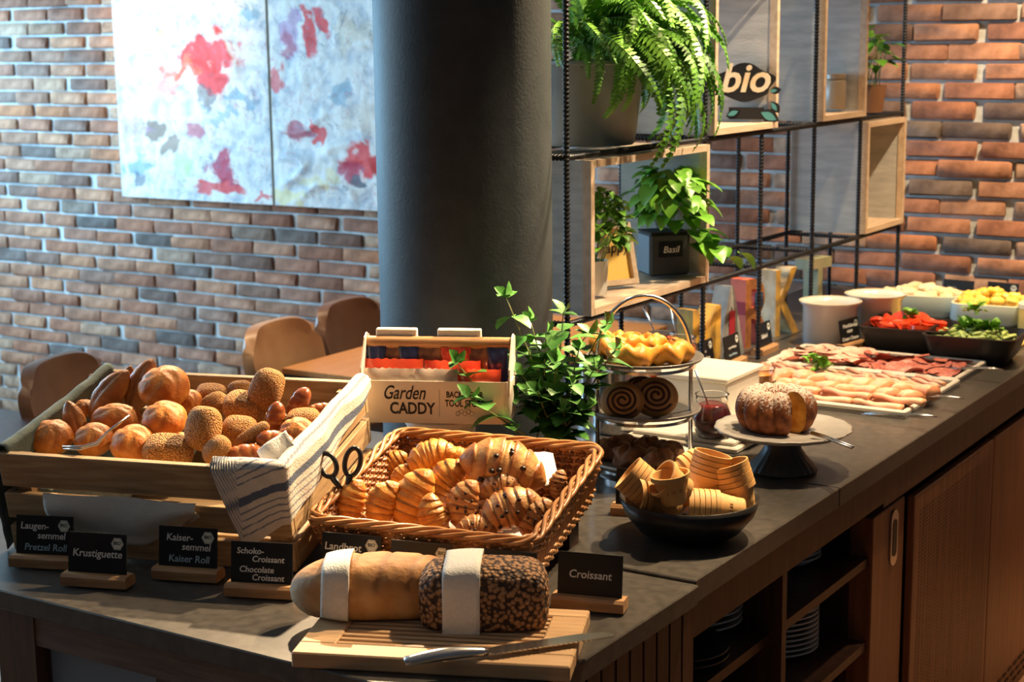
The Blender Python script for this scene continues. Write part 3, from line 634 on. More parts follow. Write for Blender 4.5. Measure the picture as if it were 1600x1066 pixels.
# clay jar, small plant
j = ATX(1305, 170, -1.72); j.z = 1.5115
t = thing('storage_jar', 'small brown clay jar with glass lid in the upper wooden box', 'jar', T(j))
q = MB(); q.lathe([(.001, 0), (.027, 0), (.03, .004), (.03, .075), (.026, .082), (.001, .082)], 28); q.build('body', 'jarclay', t, 40)
q = MB(); q.lathe([(.001, .1), (.024, .1), (.028, .097), (.028, .086), (.024, .083)], 28); q.build('lid', 'jarclay', t, 40)
p = V((-1.72, 4.745, 1.49)); t = thing('potted_herb', 'small leafy herb in a brown pot on the upper shelf against the brick wall', 'plant', T(p))
q = MB(); q.lathe([(.001, 0), (.035, 0), (.045, .08), (.04, .08), (.038, .07), (.001, .07)], 24); q.build('pot', 'terracotta', t, 40)
bush(t, basil[:2]+mint[:1], 40, (0, 0, .16), (.07, .07, .09), (0, 0, .07), seed=21)

# ------------------------------------------------------------ chalk signs
def hexa(r_): return [(r_*cos(pi/3*i), r_*sin(pi/3*i)) for i in range(6)]
def sign(label, pl, pr, lines, bio=True, w_=.097, h_=.068, z=.9, lean=8, base=True):
    a, b = ATZ(*pl, z), ATZ(*pr, z); ang = atan2(b.y-a.y, b.x-a.x); mw = T((a.x+b.x)/2, (a.y+b.y)/2, z) @ Matrix.Rotation(ang, 4, 'Z') @ T(0, .016, 0)
    t = thing('chalk_sign', label, 'sign', mw)
    if base:
        q = MB(); q.prism([(-.016, 0), (.018, 0), (.018, .012), (.012, .018), (-.012, .018), (-.016, .014)], -w_/2-.006, w_/2+.006, Matrix(((0, 0, 1, 0), (1, 0, 0, 0), (0, 1, 0, 0), (0, 0, 0, 1)))); q.build('wooden_base', 'oak', t, False)
    bm_ = T(0, 0, .012 if base else 0) @ RX(-lean)
    MB().box(-w_/2, w_/2, -.0012, .0012, 0, h_).build('board', 'black', t, False, bm_)
    face = bm_ @ T(0, -.0014, 0) @ RX(90)
    for txt, x, y, s, c in lines:
        q = MB()
        if txt.startswith('~'):     # chalk line too blurred to read: loose strokes
            n = len(txt)*5; q.tube([(x-s*.3*len(txt)+s*.6*len(txt)*k/n, y+s*.28*sin(k*2.1)*(.5+.5*sin(k*.9)**2), .0003) for k in range(n+1)], .0006, 4)
        else: text(q, txt, s, T(x, y, 0), .12, .0002, .0002)
        q.build('lettering', c, t, False, face)
    if bio:
        q = MB(); q.prism(hexa(.0105), 0, .0002); q.build('badge', 'badge', t, False, face @ T(w_/2-.015, h_-.015, 0))
        q = MB(); q.prism(hexa(.0092), .0002, .0003); q.build('badge_line', 'ink', t, False, face @ T(w_/2-.015, h_-.015, 0))
        q = MB(); q.prism(hexa(.0086), .0003, .0004); q.build('badge_field', 'badge', t, False, face @ T(w_/2-.015, h_-.015, 0))
        q = MB(); text(q, 'BIO', .0075, T(0, .001, .0006), 0, .0002, .0001); q.build('badge_lettering', 'ink', t, False, face @ T(w_/2-.015, h_-.015, 0))
CH, CB = 'chalk', 'chalkblue'
sign('black chalk sign reading Laugensemmel, Pretzel Roll on a wooden foot', (17, 886), (110, 891), [('Laugen-', -.017, .051, .0155, CH), ('semmel', .012, .036, .0155, CH), ('Pretzel Roll', .002, .017, .0155, CB)])
sign('black chalk sign reading Krustiguette on a wooden foot', (95, 915), (196, 922), [('Krustiguette', .0, .036, .0165, CH)])
sign('black chalk sign reading Kaisersemmel, Kaiser Roll on a wooden foot', (238, 905), (337, 912), [('Kaiser-', -.014, .051, .0155, CH), ('semmel', .014, .037, .0155, CH), ('Kaiser Roll', .002, .018, .0155, CB)])
sign('black chalk sign reading Schoko-Croissant, Chocolate Croissant on a wooden foot', (350, 932), (458, 938), [('Schoko-', -.018, .054, .013, CH), ('Croissant', .01, .042, .013, CH), ('Chocolate', -.008, .026, .013, CH), ('Croissant', .01, .014, .013, CH)], bio=False)
sign('black chalk sign reading Landbrot, Country behind the pale loaf', (492, 916), (592, 926), [('Landbrot', -.014, .047, .0165, CH), ('Country', -.006, .03, .0135, CH)])
sign('blank-looking black sign with pale hexagon badge between the two loaves', (602, 930), (700, 940), [])
sign('black chalk sign with pale hexagon badge behind the dark seeded loaf', (735, 944), (830, 954), [('~~', -.02, .047, .012, CH)])
sign('black chalk sign reading Croissant beside the wicker basket', (864, 950), (970, 960), [('Croissant', 0, .036, .0165, CH)], bio=False)
sign('plain black sign standing behind the bowl of wafer cups', (958, 806), (1046, 812), [], bio=False)
sign('black sign starting with Nuss between honey jar and bundt cake', (1172, 690), (1208, 672), [('Nuss-', -.02, .05, .014, CH), ('~~~~', 0, .034, .014, CH)], z=.92)
sign('black sign reading schinken at the foot of the grey letter A', (1098, 590), (1128, 577), [('~~~~', -.01, .04, .014, CH), ('schinken', 0, .024, .014, CH)])
sign('black sign with two blurred chalk lines at the foot of the letter R', (1140, 580), (1170, 566), [('~~~~~~', 0, .036, .014, CH), ('~~~~~~', 0, .018, .014, CB)])
sign('black sign reading Salami beside the rebar upright', (1191, 558), (1218, 546), [('Salami', 0, .032, .016, CH)])
sign('black sign reading Frischkäse natur, Cream Cheese in front of the enamel pot', (1316, 552), (1358, 540), [('Frischkäse', -.004, .05, .014, CH), ('natur', 0, .036, .014, CH), ('Cream Cheese', 0, .016, .0135, CH)])
sign('black sign half hidden behind the bowl of tomatoes', (1376, 540), (1424, 530), [])
sign('black sign in front of the brick wall behind the cheese dish', (1476, 478), (1508, 481), [('~~~', -.02, .045, .014, CB)], bio=False)
sign('black sign with pale badge in front of the brick wall behind the potato dish', (1541, 482), (1581, 486), [])

# ------------------------------------------------------------ bread crate
CW, CDp, CH_ = .5, .37, .175
CRM = T(-2.075, 1.735, .899) @ RZ(17) @ RX(10.5)
t = thing('bread_crate', 'slatted pale wooden crate tilted towards the front and full of rolls', 'crate', CRM)
slz = ((0, .046), (.06, .105), (.117, .175))
for z0, z1 in slz:
    MB().box(0, CW, 0, .013, z0, z1, b=.0015).build('slat', 'crate', t, False)
    MB().box(0, CW, CDp-.013, CDp, z0, z1, b=.0015).build('slat', 'crate', t, False)
    for x0 in (0, CW-.013): MB().box(x0, x0+.013, .0135, CDp-.0135, z0, z1, b=.0015).build('slat', 'cratey', t, False)
for x0 in (.0135, CW-.0435):
    for y0 in (.0135, CDp-.0335): MB().box(x0, x0+.03, y0, y0+.02, .002, .165).build('corner_post', 'cratey', t, False)
for k in range(5): MB().box(.014, CW-.014, .014+k*.069, .014+k*.069+.06, .002, .01).build('floor_slat', 'crate', t, False)
blk = CRM @ V((.1, CDp-.08, 0)); MB().box(-.03, .33, -.02, .02, 0, blk.z-.9-.004).build('prop_block', 'darkwood', None, False, T(blk.x, blk.y, .9) @ RZ(17))
tag(bpy.data.objects['prop_block'], 'dark wooden block propping up the back of the bread crate', 'block')
# linen liner over the left side
def wob(x, y, s=1): return s*(noise.noise(V((x*9, y*9, 2.2)))*.006+noise.noise(V((x*25, y*25, 7)))*.002)
def liner(i, j):
    y_ = .006+(CDp-.012)*j; s = i*.62
    if s < .2: p = V((.2-s, y_, .07+.02*sin(y_*20)))
    elif s < .3: p = V((.016, y_, .07+(s-.2)*1.07))
    elif s < .33: a_ = (s-.3)/.03*pi; p = V((.0065+.0105*cos(a_), y_, .178+.008*sin(a_)))
    else: k = s-.33; p = V((-.006-.012*sin(k*8)-.02*k*j, y_-.02*k, .178-k*(.62-.3*j)))
    return p+V((wob(s, y_)*(1 if s > .33 else .3), 0, wob(y_, s)))
q = MB(); q.grid(liner, 70, 40); o = q.build('linen_cloth', 'linen', None, True, CRM); solid(o, .0015); tag(o, 'grey-green linen cloth lining the crate and hanging over its left side', 'cloth')
def fc(i, j):
    x = .075+.27*i; lo = .05-.02*sin(pi*i)+.035*max(0, i-.6)/.4; z = .112-(.112-lo)*j
    return (x+.02*(1-i)*j, -.003-.012*sin(pi*min(1, j*1.2))-.004*sin(i*9+j*3), z)
q = MB(); q.grid(fc, 40, 14); o = q.build('cloth_napkin', 'white_cloth', None, True, CRM); solid(o, .0015); tag(o, 'cream cloth bulging out between the front slats of the crate', 'cloth')
# striped towel over the right rim and front corner
PT = .125
def tow_s(i, j):
    run = i*(CDp+PT); inside = .06
    if run < CDp: Lo = .035+.075*min(1, run/CDp)
    else:
        f = (run-CDp)/PT; Lo = .11+.045*f/.6 if f < .6 else .155-.15*(f-.6)/.4
    return run, -inside+(inside+Lo)*j
def stripe(i, j):
    run, s = tow_s(i, j); f = max(0, run-CDp); t_ = (s-.45*f+.06) % .085
    if .012 < t_ < .026: return (.1, .13, .2)
    for c_ in (.038, .05, .062, .074):
        if abs(t_-c_) < .0014: return (.2, .22, .28)
    return (.66, .61, .54)
def towel(i, j):
    run, s = tow_s(i, j)
    if s < 0: off, z = -.02, .18+s*.8
    elif s < .02: a_ = s/.02*pi; off, z = -.007-.013*cos(a_), .18+.008*sin(a_)
    else: off, z = .008+.004*sin(run*30)+.006*sin(run*18)*s*6, .18-(s-.02)
    off += wob(run, s, .8); z += wob(s+3, run, .6)
    if run < CDp-.01: return (CW+off, CDp-run, z)
    if run < CDp+.01:
        a_ = (run-CDp+.01)/.02*pi/2; return (CW+off*cos(a_), .01*(1-sin(a_))-off*sin(a_), z)
    return (CW-(run-CDp), -off, z)
q = MB(); q.grid(towel, 110, 130, stripe); o = q.build('striped_towel', 'towel', None, True, CRM); solid(o, .002); tag(o, 'cream tea towel with blue-grey stripes draped over the crate corner', 'towel')

def on_frame(px, py, F, zl):
    n = (F.to_3x3() @ V((0, 0, 1))); p0 = F @ V((0, 0, zl)); d = RAY(px, py); return CAM+d*((p0-CAM).dot(n)/d.dot(n))
# roll meshes (unit half-length 1)
def nz3(p, s, o=0): return noise.noise(V((p[0]*s+o, p[1]*s+o*1.7, p[2]*s)))
def kaiser_mesh(seed):
    rr = random.Random(seed); ph = rr.uniform(0, 6); q = MB()
    def crease(u, v):
        if v < -.1: return 0
        rho = (pi/2-v)/(pi/2); a_ = (u+1.1*rho+ph) % (2*pi/5); d = min(a_, 2*pi/5-a_)*max(rho, .15)
        return math.exp(-(d/.1)**2)*min(1, rho*3)*max(0, min(1, (1.15-rho)*3))
    def fn(u, v):
        c = crease(u, v); r_ = 1-.07*c+.05*nz3((cos(u)*cos(v), sin(u)*cos(v), sin(v)), 1.6, seed)
        return (r_*cos(v)**.9*cos(u) if cos(v) > 0 else 0, r_*max(cos(v), 0)**.9*sin(u), r_*.78*sin(v))
    def col(u, v):
        c = crease(u, v); k = max(0, min(1, (v+.9)/1.2)); b = V((.8, .4, .1)).lerp(V((.64, .24, .045)), k)
        return tuple(b.lerp(V((.85, .5, .17)), c*.55*(.4+.6*abs(nz3((cos(u), sin(u), v), 4, seed)))))
    q.ball(fn, 60, 32, col); return q.mesh('crust', 'crust', True)
def krusti_mesh(seed):
    q = MB()
    def fn(u, v):      # axis x
        x = sin(v); r_ = max(0, 1-abs(x)**2.2)**.8*.42; g = math.exp(-((u-pi/2)/.16)**2)*(1-x*x)
        k = r_*(1-.2*g)*(1+.07*nz3((x*3, cos(u), sin(u)), 2, seed)); return (x, k*cos(u), k*sin(u)*.95)
    def col(u, v):
        x = sin(v); g = math.exp(-((u-pi/2)/.3)**2); n_ = .5+.5*nz3((x*6, u*2, 1), 1.5, seed)
        return tuple(V((.66, .27, .065)).lerp(V((.36, .12, .03)), g*.8*n_+.1).lerp(V((.75, .5, .25)), .25*n_))
    q.ball(fn, 36, 28, col); return q.mesh('crust', 'crust', True)
def seeded_mesh(seed):
    q = MB(); sg = lambda a, e: math.copysign(abs(a)**e, a)
    def fn(u, v):
        k = 1+.06*nz3((cos(u)*cos(v), sin(u)*cos(v), sin(v)), 1.5, seed); return (k*sg(cos(v), .7)*sg(cos(u), .75), k*.85*sg(cos(v), .7)*sg(sin(u), .75), k*.72*sg(sin(v), .85))
    def col(u, v):
        k = max(0, min(1, (v+.5)/.8)); return tuple(V((.8, .42, .12)).lerp(V((.75, .43, .16)), k))
    q.ball(fn, 40, 24, col); return q.mesh('crust', 'seeded', True)
def pretzel_mesh(seed):
    q = MB()
    def cut(x, u): return max(math.exp(-((x-c_+.12*cos(u))/.06)**2) for c_ in (-.3, .25)) if sin(u) > .2 else 0
    def fn(u, v):
        x = sin(v); r_ = max(0, 1-abs(x)**2.6)**.55*.55; k = r_*(1-.1*cut(x, u)); return (x, k*cos(u), k*.9*sin(u))
    def col(u, v):
        c = cut(sin(v), u)*(.5+.5*nz3((sin(v)*5, u, 0), 2, seed)); return tuple(V((.36, .1, .022)).lerp(V((.7, .4, .14)), max(0, min(1, c*1.1))))
    q.ball(fn, 36, 30, col); return q.mesh('crust', 'pretzel', True)
KM = [kaiser_mesh(i) for i in range(4)]; KR = [krusti_mesh(i) for i in range(3)]; SE = [seeded_mesh(i) for i in range(4)]; PR = [pretzel_mesh(i) for i in range(3)]
def crop1(x, y): return x/2.665, 540+y/2.665
rolls = [ # kind, crop centre, half long (crop px), image angle of the long axis, layer z, label
 ('k', 685, 175, 108, 0, .2, 'large golden kaiser roll with star creases on top of the pile'),
 ('k', 685, 310, 95, 0, .175, 'golden kaiser roll leaning below the largest kaiser roll'),
 ('k', 215, 385, 90, 0, .155, 'round roll against the crate front beside the linen cloth'),
 ('k', 390, 392, 82, 0, .155, 'floury pale roll under the steel tongs'),
 ('k', 555, 410, 95, 0, .155, 'cracked kaiser roll behind the front slat of the crate'),
 ('K', 485, 310, 108, 8, .165, 'smooth oblong golden roll behind the tongs'),
 ('p', 455, 205, 130, 52, .185, 'large pointed crusty roll at the linen cloth'),
 ('p', 588, 170, 125, 68, .19, 'upright pointed crusty roll at the back of the crate'),
 ('p', 312, 318, 95, 110, .165, 'reddish pointed crusty roll near the left rim'),
 ('k', 350, 262, 45, 0, .16, 'small roll half buried between two pointed rolls'),
 ('p', 405, 170, 60, 120, .16, 'dark pointed roll tip in the back left crate corner'),
 ('p', 530, 140, 60, 75, .165, 'narrow dark roll tip behind the large kaiser roll'),
 ('k', 785, 232, 58, 0, .17, 'small smooth roll wedged right of the kaiser rolls'),
 ('s', 848, 345, 95, 80, .185, 'big squarish seeded roll standing upright mid crate'),
 ('s', 1110, 182, 88, 70, .205, 'big squarish seeded roll on top at the back slats'),
 ('s', 895, 245, 60, 30, .175, 'seeded roll behind the upright seeded roll'),
 ('s', 1020, 262, 92, -15, .175, 'wide seeded roll below the topmost seeded roll'),
 ('s', 880, 205, 65, 0, .165, 'seeded roll lying at the back slats, left of the others'),
 ('s', 1000, 186, 52, 10, .17, 'small seeded roll beside the topmost seeded roll'),
 ('z', 1243, 240, 75, 58, .185, 'glossy dark pretzel roll leaning at the back slats'),
 ('z', 1147, 300, 68, 80, .18, 'upright glossy pretzel roll in the middle right of the crate'),
 ('z', 1330, 268, 55, 10, .175, 'pretzel roll tucked under the striped towel'),
 ('s', 1262, 315, 75, 8, .17, 'flat seeded roll beside the striped towel'),
 ('k', 1237, 366, 78, 0, .165, 'floury dark roll next to the striped towel'),
 ('s', 1000, 352, 76, -5, .17, 'seeded roll right of the upright seeded roll'),
 ('s2', 1045, 378, 92, 35, .172, 'long thin seeded roll lying diagonally'),
 ('s', 902, 436, 66, 50, .165, 'seeded roll behind the front slat below the upright one'),
 ('z', 1150, 402, 88, -12, .165, 'dark split pretzel roll behind the paper napkin'),
 ('z', 1025, 456, 86, 5, .155, 'dark split pretzel roll behind the front slat'),
 ('s', 702, 445, 106, -4, .15, 'flat seeded roll behind the front slat'),
 ('k', 755, 395, 40, 0, .155, 'small brown roll end left of the upright seeded roll')]
for i, (k, x, y, hl, ang, zl, lab) in enumerate(rolls):
    px, py = crop1(x, y); p = on_frame(px, py, CRM, zl); s = hl/2.665*DEP(p)/FPX
    a_ = R(ang); ax = RT*cos(a_)+UP*sin(a_); zh = (UP*.75-FW*.65)
    if k in 'kK' and k != 's2':
        mw = frame_m(p, RT*cos(a_)+(-FW)*.15, UP*.8-FW*.55+RT*random.uniform(-.3, .3)) @ RZ(random.uniform(0, 70) if k == 'k' else 0) @ SC(s, s*(1 if k == 'k' else .68), s*(1 if k == 'k' else .8)); me = KM[i % 4]
    elif k == 'p': mw = frame_m(p, ax, zh) @ SC(s, s*1.15, s*1.1); me = KR[i % 3]
    elif k == 's': mw = frame_m(p, ax, zh) @ RX(random.uniform(-25, 25)) @ SC(s, s*.92, s*.95); me = SE[i % 4]
    elif k == 's2': mw = frame_m(p, ax, zh) @ SC(s, s*.42, s*.45); me = SE[i % 4]
    else: mw = frame_m(p, ax, zh) @ RX(random.uniform(-20, 20)) @ SC(s, s*1.05, s*1.0); me = PR[i % 3]
    o = link('bread_roll', me, None, mw); tag(o, lab, 'bread roll')
# crate tongs and paper
p1, p2, p3 = on_frame(152, 695, CRM, .18), on_frame(168, 676, CRM, .195), on_frame(200, 652, CRM, .21)
t = thing('serving_tongs', 'slim steel tongs lying across the floury roll in the crate', 'tongs', T(0, 0, 0))
q = MB(); q.tube([on_frame(100, 702, CRM, .18), on_frame(125, 702, CRM, .182), p1, p2, p3], .0018, 8); q.build('arm', 'steel', t, True)
q = MB(); q.tube([on_frame(98, 698, CRM, .182), on_frame(130, 698, CRM, .186), p1+V((0, 0, .004)), p2+V((.004, 0, .004)), p3+V((.003, 0, .003))], .0018, 8); q.build('arm', 'steel', t, True)
p = on_frame(432, 703, CRM, .185); ax = (RT*.75+UP*.5); q = MB(); q.grid(lambda i, j: (.055*(i-.5), .03*(j-.5)*(1+.3*i), .006*sin(i*5)+.004*sin(j*3)), 10, 8)
o = q.build('paper_napkin', 'napkin', None, True, frame_m(p, ax, -FW+UP*.3)); solid(o, .0012); tag(o, 'folded cream paper napkin stuck between the pretzel rolls', 'napkin')

# ------------------------------------------------------------ wicker basket
BW, BD, BH = .37, .33, .09
BKM = T(-1.575, 1.905, .9) @ RZ(10.5) @ RX(11.5)
t = thing('wicker_basket', 'brown woven wicker basket tilted to the front and full of croissants', 'basket', BKM)
FL = .02  # rim flare
def wall_pt(side, s, h):     # s 0..1 along wall, h 0..BH ; flares outwards upwards
    e = FL*(h/BH-1); x0, x1, y0, y1 = -e*0-FL*0+(-e-FL)*0, 0, 0, 0
    k = FL*h/BH; X0, X1, Y0, Y1 = FL-k, BW-FL+k, FL-k, BD-FL+k
    return {'f': V((X0+(X1-X0)*s, Y0, h)), 'b': V((X0+(X1-X0)*s, Y1, h)), 'l': V((X0, Y0+(Y1-Y0)*s, h)), 'r': V((X1, Y0+(Y1-Y0)*s, h))}[side]
NRM = {'f': V((0, -1, 0)), 'b': V((0, 1, 0)), 'l': V((-1, 0, 0)), 'r': V((1, 0, 0))}
for side, nm in (('f', 'front_weave'), ('b', 'back_weave'), ('l', 'left_weave'), ('r', 'right_weave')):
    ns = 34 if side in 'fb' else 28; q = MB(); rows = 15
    for r_ in range(rows):
        h = .004+(BH-.01)*r_/(rows-1); path = []
        if side == 'r' and 3 < r_ < 9: continue
        for i in range(ns*2+1):
            s = i/(ns*2); amp = .0038*cos(pi*i/1.0/1+pi*r_) if i % 2 == 0 else 0
            amp = .0038*(1 if (i//2+r_) % 2 else -1)*(1 if i % 2 == 0 else 0)
            path.append(wall_pt(side, s, h)+NRM[side]*amp+V((0, 0, .0012*sin(i*1.7+r_))))
        q.tube(path, .0031, 5, mi=1 if side in 'bl' and r_ % 2 else 0)
    for i in range(ns+1):
        s = i/ns; sl = .0 if side != 'r' else .05
        q.tube([wall_pt(side, s, .0), wall_pt(side, min(1, s+sl*.5), BH*.5), wall_pt(side, min(1, s+sl), BH)], .0027, 5)
    o = q.build(nm, ['wicker', 'wickerd'], t, True); o['kind'] = 'stuff'
q = MB(); q.box(FL, BW-FL, FL, BD-FL, -.002, .005); q.build('base', 'wickerd', t, False)
def rimpt(s):
    X0, X1, Y0, Y1 = 0, BW, 0, BD; P = 2*(BW+BD); d = (s % 1)*P
    if d < BW: return V((d, 0, BH))
    d -= BW
    if d < BD: return V((BW, d, BH))
    d -= BD
    if d < BW: return V((BW-d, BD, BH))
    return V((0, BD-(d-BW), BH))
for k in range(4):
    path = []
    for i in range(220):
        s = i/220; a_ = 2*pi*(i/220*9)+k*pi/2; c = rimpt(s); a1, b1 = rimpt(s-.012), rimpt(s+.012); tg = (b1-a1).normalized(); n_ = V((tg.y, -tg.x, 0)); c = (a1+b1)/2
        path.append(c+n_*.008*cos(a_)+V((0, 0, .004*sin(a_)+.002)))
    q = MB(); q.tube(path, .0036, 6, closed=True); q.build('rim_strand', 'wicker', t, True)
bb = BKM @ V((.06, BD-.06, 0)); o = MB().box(-.02, .28, -.02, .02, 0, bb.z-.9-.004).build('prop_block', 'darkwood', None, False, T(bb.x, bb.y, .9) @ RZ(8)); tag(o, 'dark wooden block propping up the back of the wicker basket', 'block')
# basket paper
q = MB(); q.grid(lambda i, j: (.16+.14*i, .05+.12*j, .02+.008*noise.noise(V((i*5, j*5, 3)))), 30, 24); o = q.build('paper_liner', 'napkin', None, True, BKM); solid(o, .001); tag(o, 'crumpled white paper lying low under the chocolate croissants', 'paper')
p = on_frame(842, 742, BKM, .07); q = MB(); q.grid(lambda i, j: (.06*(i-.5), .085*(j-.5), .012*cos(3*(i-.5))*1+.004*noise.noise(V((i*4, j*4, 8)))), 14, 14); o = q.build('paper_napkin', 'napkin', None, True, frame_m(p, RT*.9+UP*.2, UP*.8-FW*.6)); solid(o, .001); tag(o, 'cream paper sheet sticking up among the chocolate croissants', 'paper')
def croissant_mesh(seed, bend, choc, segs=7):
    q = MB(); rr = random.Random(seed); nu, nv = 66, 22; vs = []; cs = []; fs = []
    for i in range(nu+1):
        s = 2*i/nu-1; a_ = s*bend; Rr = 1/max(bend, .05)
        c = V((Rr*sin(a_), Rr*(cos(a_)-1)+.25*bend, 0)); tg = V((cos(a_), -sin(a_), 0)); nr = V((sin(a_), cos(a_), 0))
        fr = (abs(s)*segs/2+.5) % 1; env = max(.03, (1-abs(s)**1.9))**.6*.52
        step = 1+.13*(1-fr)-.05
        for j in range(nv):
            th = 2*pi*j/nv; fr2 = (abs(s)*segs/2+.5+.14*sin(th+seed)) % 1; r_ = env*(1+.15*(.5-fr2**1.6))*(1+.05*nz3((s*3, cos(th), sin(th)), 1.5, seed))
            vs.append(c+nr*r_*cos(th)+V((0, 0, .82*r_*sin(th))))
            g = max(0, min(1, (fr2-.05)/.7)); b = V((.6, .24, .035)).lerp(V((.9, .5, .12)), g) if not choc else V((.42, .16, .045)).lerp(V((.68, .42, .17)), g)
            b = b.lerp(V((.4, .14, .03)), .5*abs(s)**4); cs.append(tuple(b))
    for i in range(nu):
        for j in range(nv): k = (j+1) % nv; fs.append((i*nv+j, i*nv+k, (i+1)*nv+k, (i+1)*nv+j))
    fs += [tuple(range(nv))[::-1], tuple(nu*nv+j for j in range(nv))]; q.add(vs, fs, cs); return q
CR = [croissant_mesh(i, b, False).mesh('croissant', 'croissant', True) for i, b in enumerate((.5, .8, .35))]
CK = [croissant_mesh(i+5, b, True).mesh('croissant', 'croissant', True) for i, b in enumerate((.5, .75, .3))]
cq = MB(); 
for i in range(9):
    a_, x = random.uniform(.4, 2.7), random.uniform(-.55, .55); c = V((x, .5*cos(a_)*(1-x*x*.6), .43*sin(a_)*(1-x*x*.6)))
    cq.ball(lambda u, v: c+V((.075*cos(u)*cos(v), .055*sin(u)*cos(v), .045*sin(v))), 8, 6)
CKC = cq.mesh('chocolate_chips', 'choc', True)
def crop2(x, y): return 480+x/3.136, 620+y/3.136
crois = [('c', 228, 520, 112, 75, .06, 'plain croissant with pointed tip upward below the scissor tongs'), ('c', 392, 530, 118, 70, .06, 'plump plain croissant second from the scissor tongs'), ('c', 528, 505, 155, 66, .062, 'slim plain croissant lying diagonally in the middle of the front row'),
 ('c', 632, 585, 112, 110, .058, 'small plain croissant at the basket front rim'), ('c', 610, 305, 125, 20, .085, 'pale plain croissant on top at the back of the basket'), ('c', 745, 300, 75, -20, .075, 'plain croissant end against the back weave'),
 ('c', 470, 400, 75, 60, .06, 'plain croissant half hidden behind the front ones'), ('c', 695, 415, 118, 48, .075, 'golden ridged croissant between plain and chocolate ones'),
 ('k', 960, 355, 205, -16, .09, 'long chocolate croissant lying on top with a dark end'), ('k', 775, 525, 118, 70, .068, 'chocolate croissant with dark chips facing the front'), ('k', 945, 450, 100, 10, .075, 'chocolate croissant under the long one'),
 ('k', 990, 560, 155, 25, .068, 'broad chocolate croissant sprinkled with chips, by the front rim'), ('k', 1120, 590, 105, 50, .06, 'chocolate croissant against the right weave'), ('k', 830, 658, 100, -5, .05, 'chocolate croissant low behind the front rim'), ('k', 1235, 430, 70, 80, .06, 'chocolate croissant in the back right basket corner'),
 ('c', 335, 610, 80, 20, .03, 'plain croissant buried low at the front weave'), ('c', 560, 440, 100, -30, .045, 'plain croissant buried under the diagonal one'), ('c', 800, 400, 100, 30, .05, 'plain croissant buried under the long chocolate one'), ('k', 870, 590, 95, 40, .035, 'chocolate croissant buried between the chip-covered ones'), ('k', 1050, 480, 100, -40, .04, 'chocolate croissant buried beside the paper sheet'), ('c', 420, 330, 80, 40, .045, 'plain croissant low against the left weave')]
for i, (k, x, y, hl, ang, zl, lab) in enumerate(crois):
    px, py = crop2(x, y); p = on_frame(px, py, BKM, zl+.012); s = hl/3.136*DEP(p)/FPX*1.08; a_ = R(ang)
    mw = frame_m(p, RT*cos(a_)+UP*sin(a_), UP*.6-FW*.8) @ RX(random.uniform(-15, 15)) @ SC(s, s*1.15, s*1.15)
    if k == 'c': o = link('croissant', CR[i % 3], None, mw); tag(o, lab, 'croissant')
    else: o = link('croissant', CK[i % 3], None, mw); tag(o, lab, 'croissant'); link('chocolate_chips', CKC, o)
# scissor tongs
t = thing('scissor_tongs', 'black-handled scissor tongs stuck upright in the basket corner', 'tongs', T(0, 0, 0))
dq = DEP(on_frame(535, 790, BKM, .07))
def pd(x, y, dd=0): return ATD(x, y, dq+dd)
for (cx, cy, rx, ry, tl, n_) in ((512, 727, 13, 19, -22, (536, 770)), (551, 722, 12, 22, 12, (542, 768))):
    ring = []
    for i in range(28):
        a_ = 2*pi*i/28; x, y = rx*cos(a_), ry*sin(a_); tt = R(tl); ring.append(pd(cx+x*cos(tt)-y*sin(tt), cy+x*sin(tt)+y*cos(tt)))
    q = MB(); q.tube(ring, .0042, 8, closed=True); tt = R(tl); b0 = pd(cx-ry*sin(tt), cy+ry*cos(tt)); q.tube([b0, pd(*n_)], [.0062, .004], 8); q.build('handle', 'handle', t, True)
    q = MB(); q.tube([pd(*n_), pd(n_[0]+3, n_[1]+35, .02)], .0028, 8); q.build('arm', 'steel', t, True)

# ------------------------------------------------------------ bread board, loaves, knife
bo = V((-1.352, 1.575, .8975)); BA = 22.6
t = thing('bread_board', 'slatted beech bread board overhanging the table corner under two loaves', 'cutting board', T(bo) @ RZ(BA))
BWd, BDd, Bt = .375, .215, .022
MB().box(0, BWd, 0, .04, 0, Bt, b=.002).build('frame_rail', 'board', t, False); MB().box(0, BWd, BDd-.03, BDd, 0, Bt, b=.002).build('frame_rail', 'board', t, False)
MB().box(0, .05, .04, BDd-.03, 0, Bt, b=.002).build('frame_rail', 'board', t, False); MB().box(BWd-.05, BWd, .04, BDd-.03, 0, Bt, b=.002).build('frame_rail', 'board', t, False)
for k in range(9): MB().box(.05, BWd-.05, .0455+k*.0158, .0455+k*.0158+.0088, .006, Bt-.002, b=.001).build('slat', 'board', t, False)
MB().box(.05, BWd-.05, .04, BDd-.03, .001, .004).build('crumb_tray', 'darkwood', t, False)
def loaf(L_, w_, h_, box, seed):
    sg = lambda a, e: math.copysign(abs(a)**e, a)
    def fn(u, th, off=0):   # u -1..1
        s = max(0, 1-abs(u)**(5 if box else 2.6))**(.35 if box else .5); e = .55 if box else .85
        k = 1+.03*noise.noise(V((u*3, cos(th)*2, sin(th)*2+seed))); y_ = (w_+off)*s*sg(cos(th), e)*k; z_ = (h_+off)*s*sg(sin(th), e)*k
        sl = 0
        if not box and sin(th) > .2:
            for c_ in (-.25, .1, .45, .75): sl = max(sl, math.exp(-((u-c_-.12*cos(th))/.035)**2))
        return V(((L_+off*.3)*u, y_*(1-.03*sl), max(z_, -h_*.62)*(1-.05*sl) if off == 0 else max(z_, -h_*.62-off))), sl
    return fn
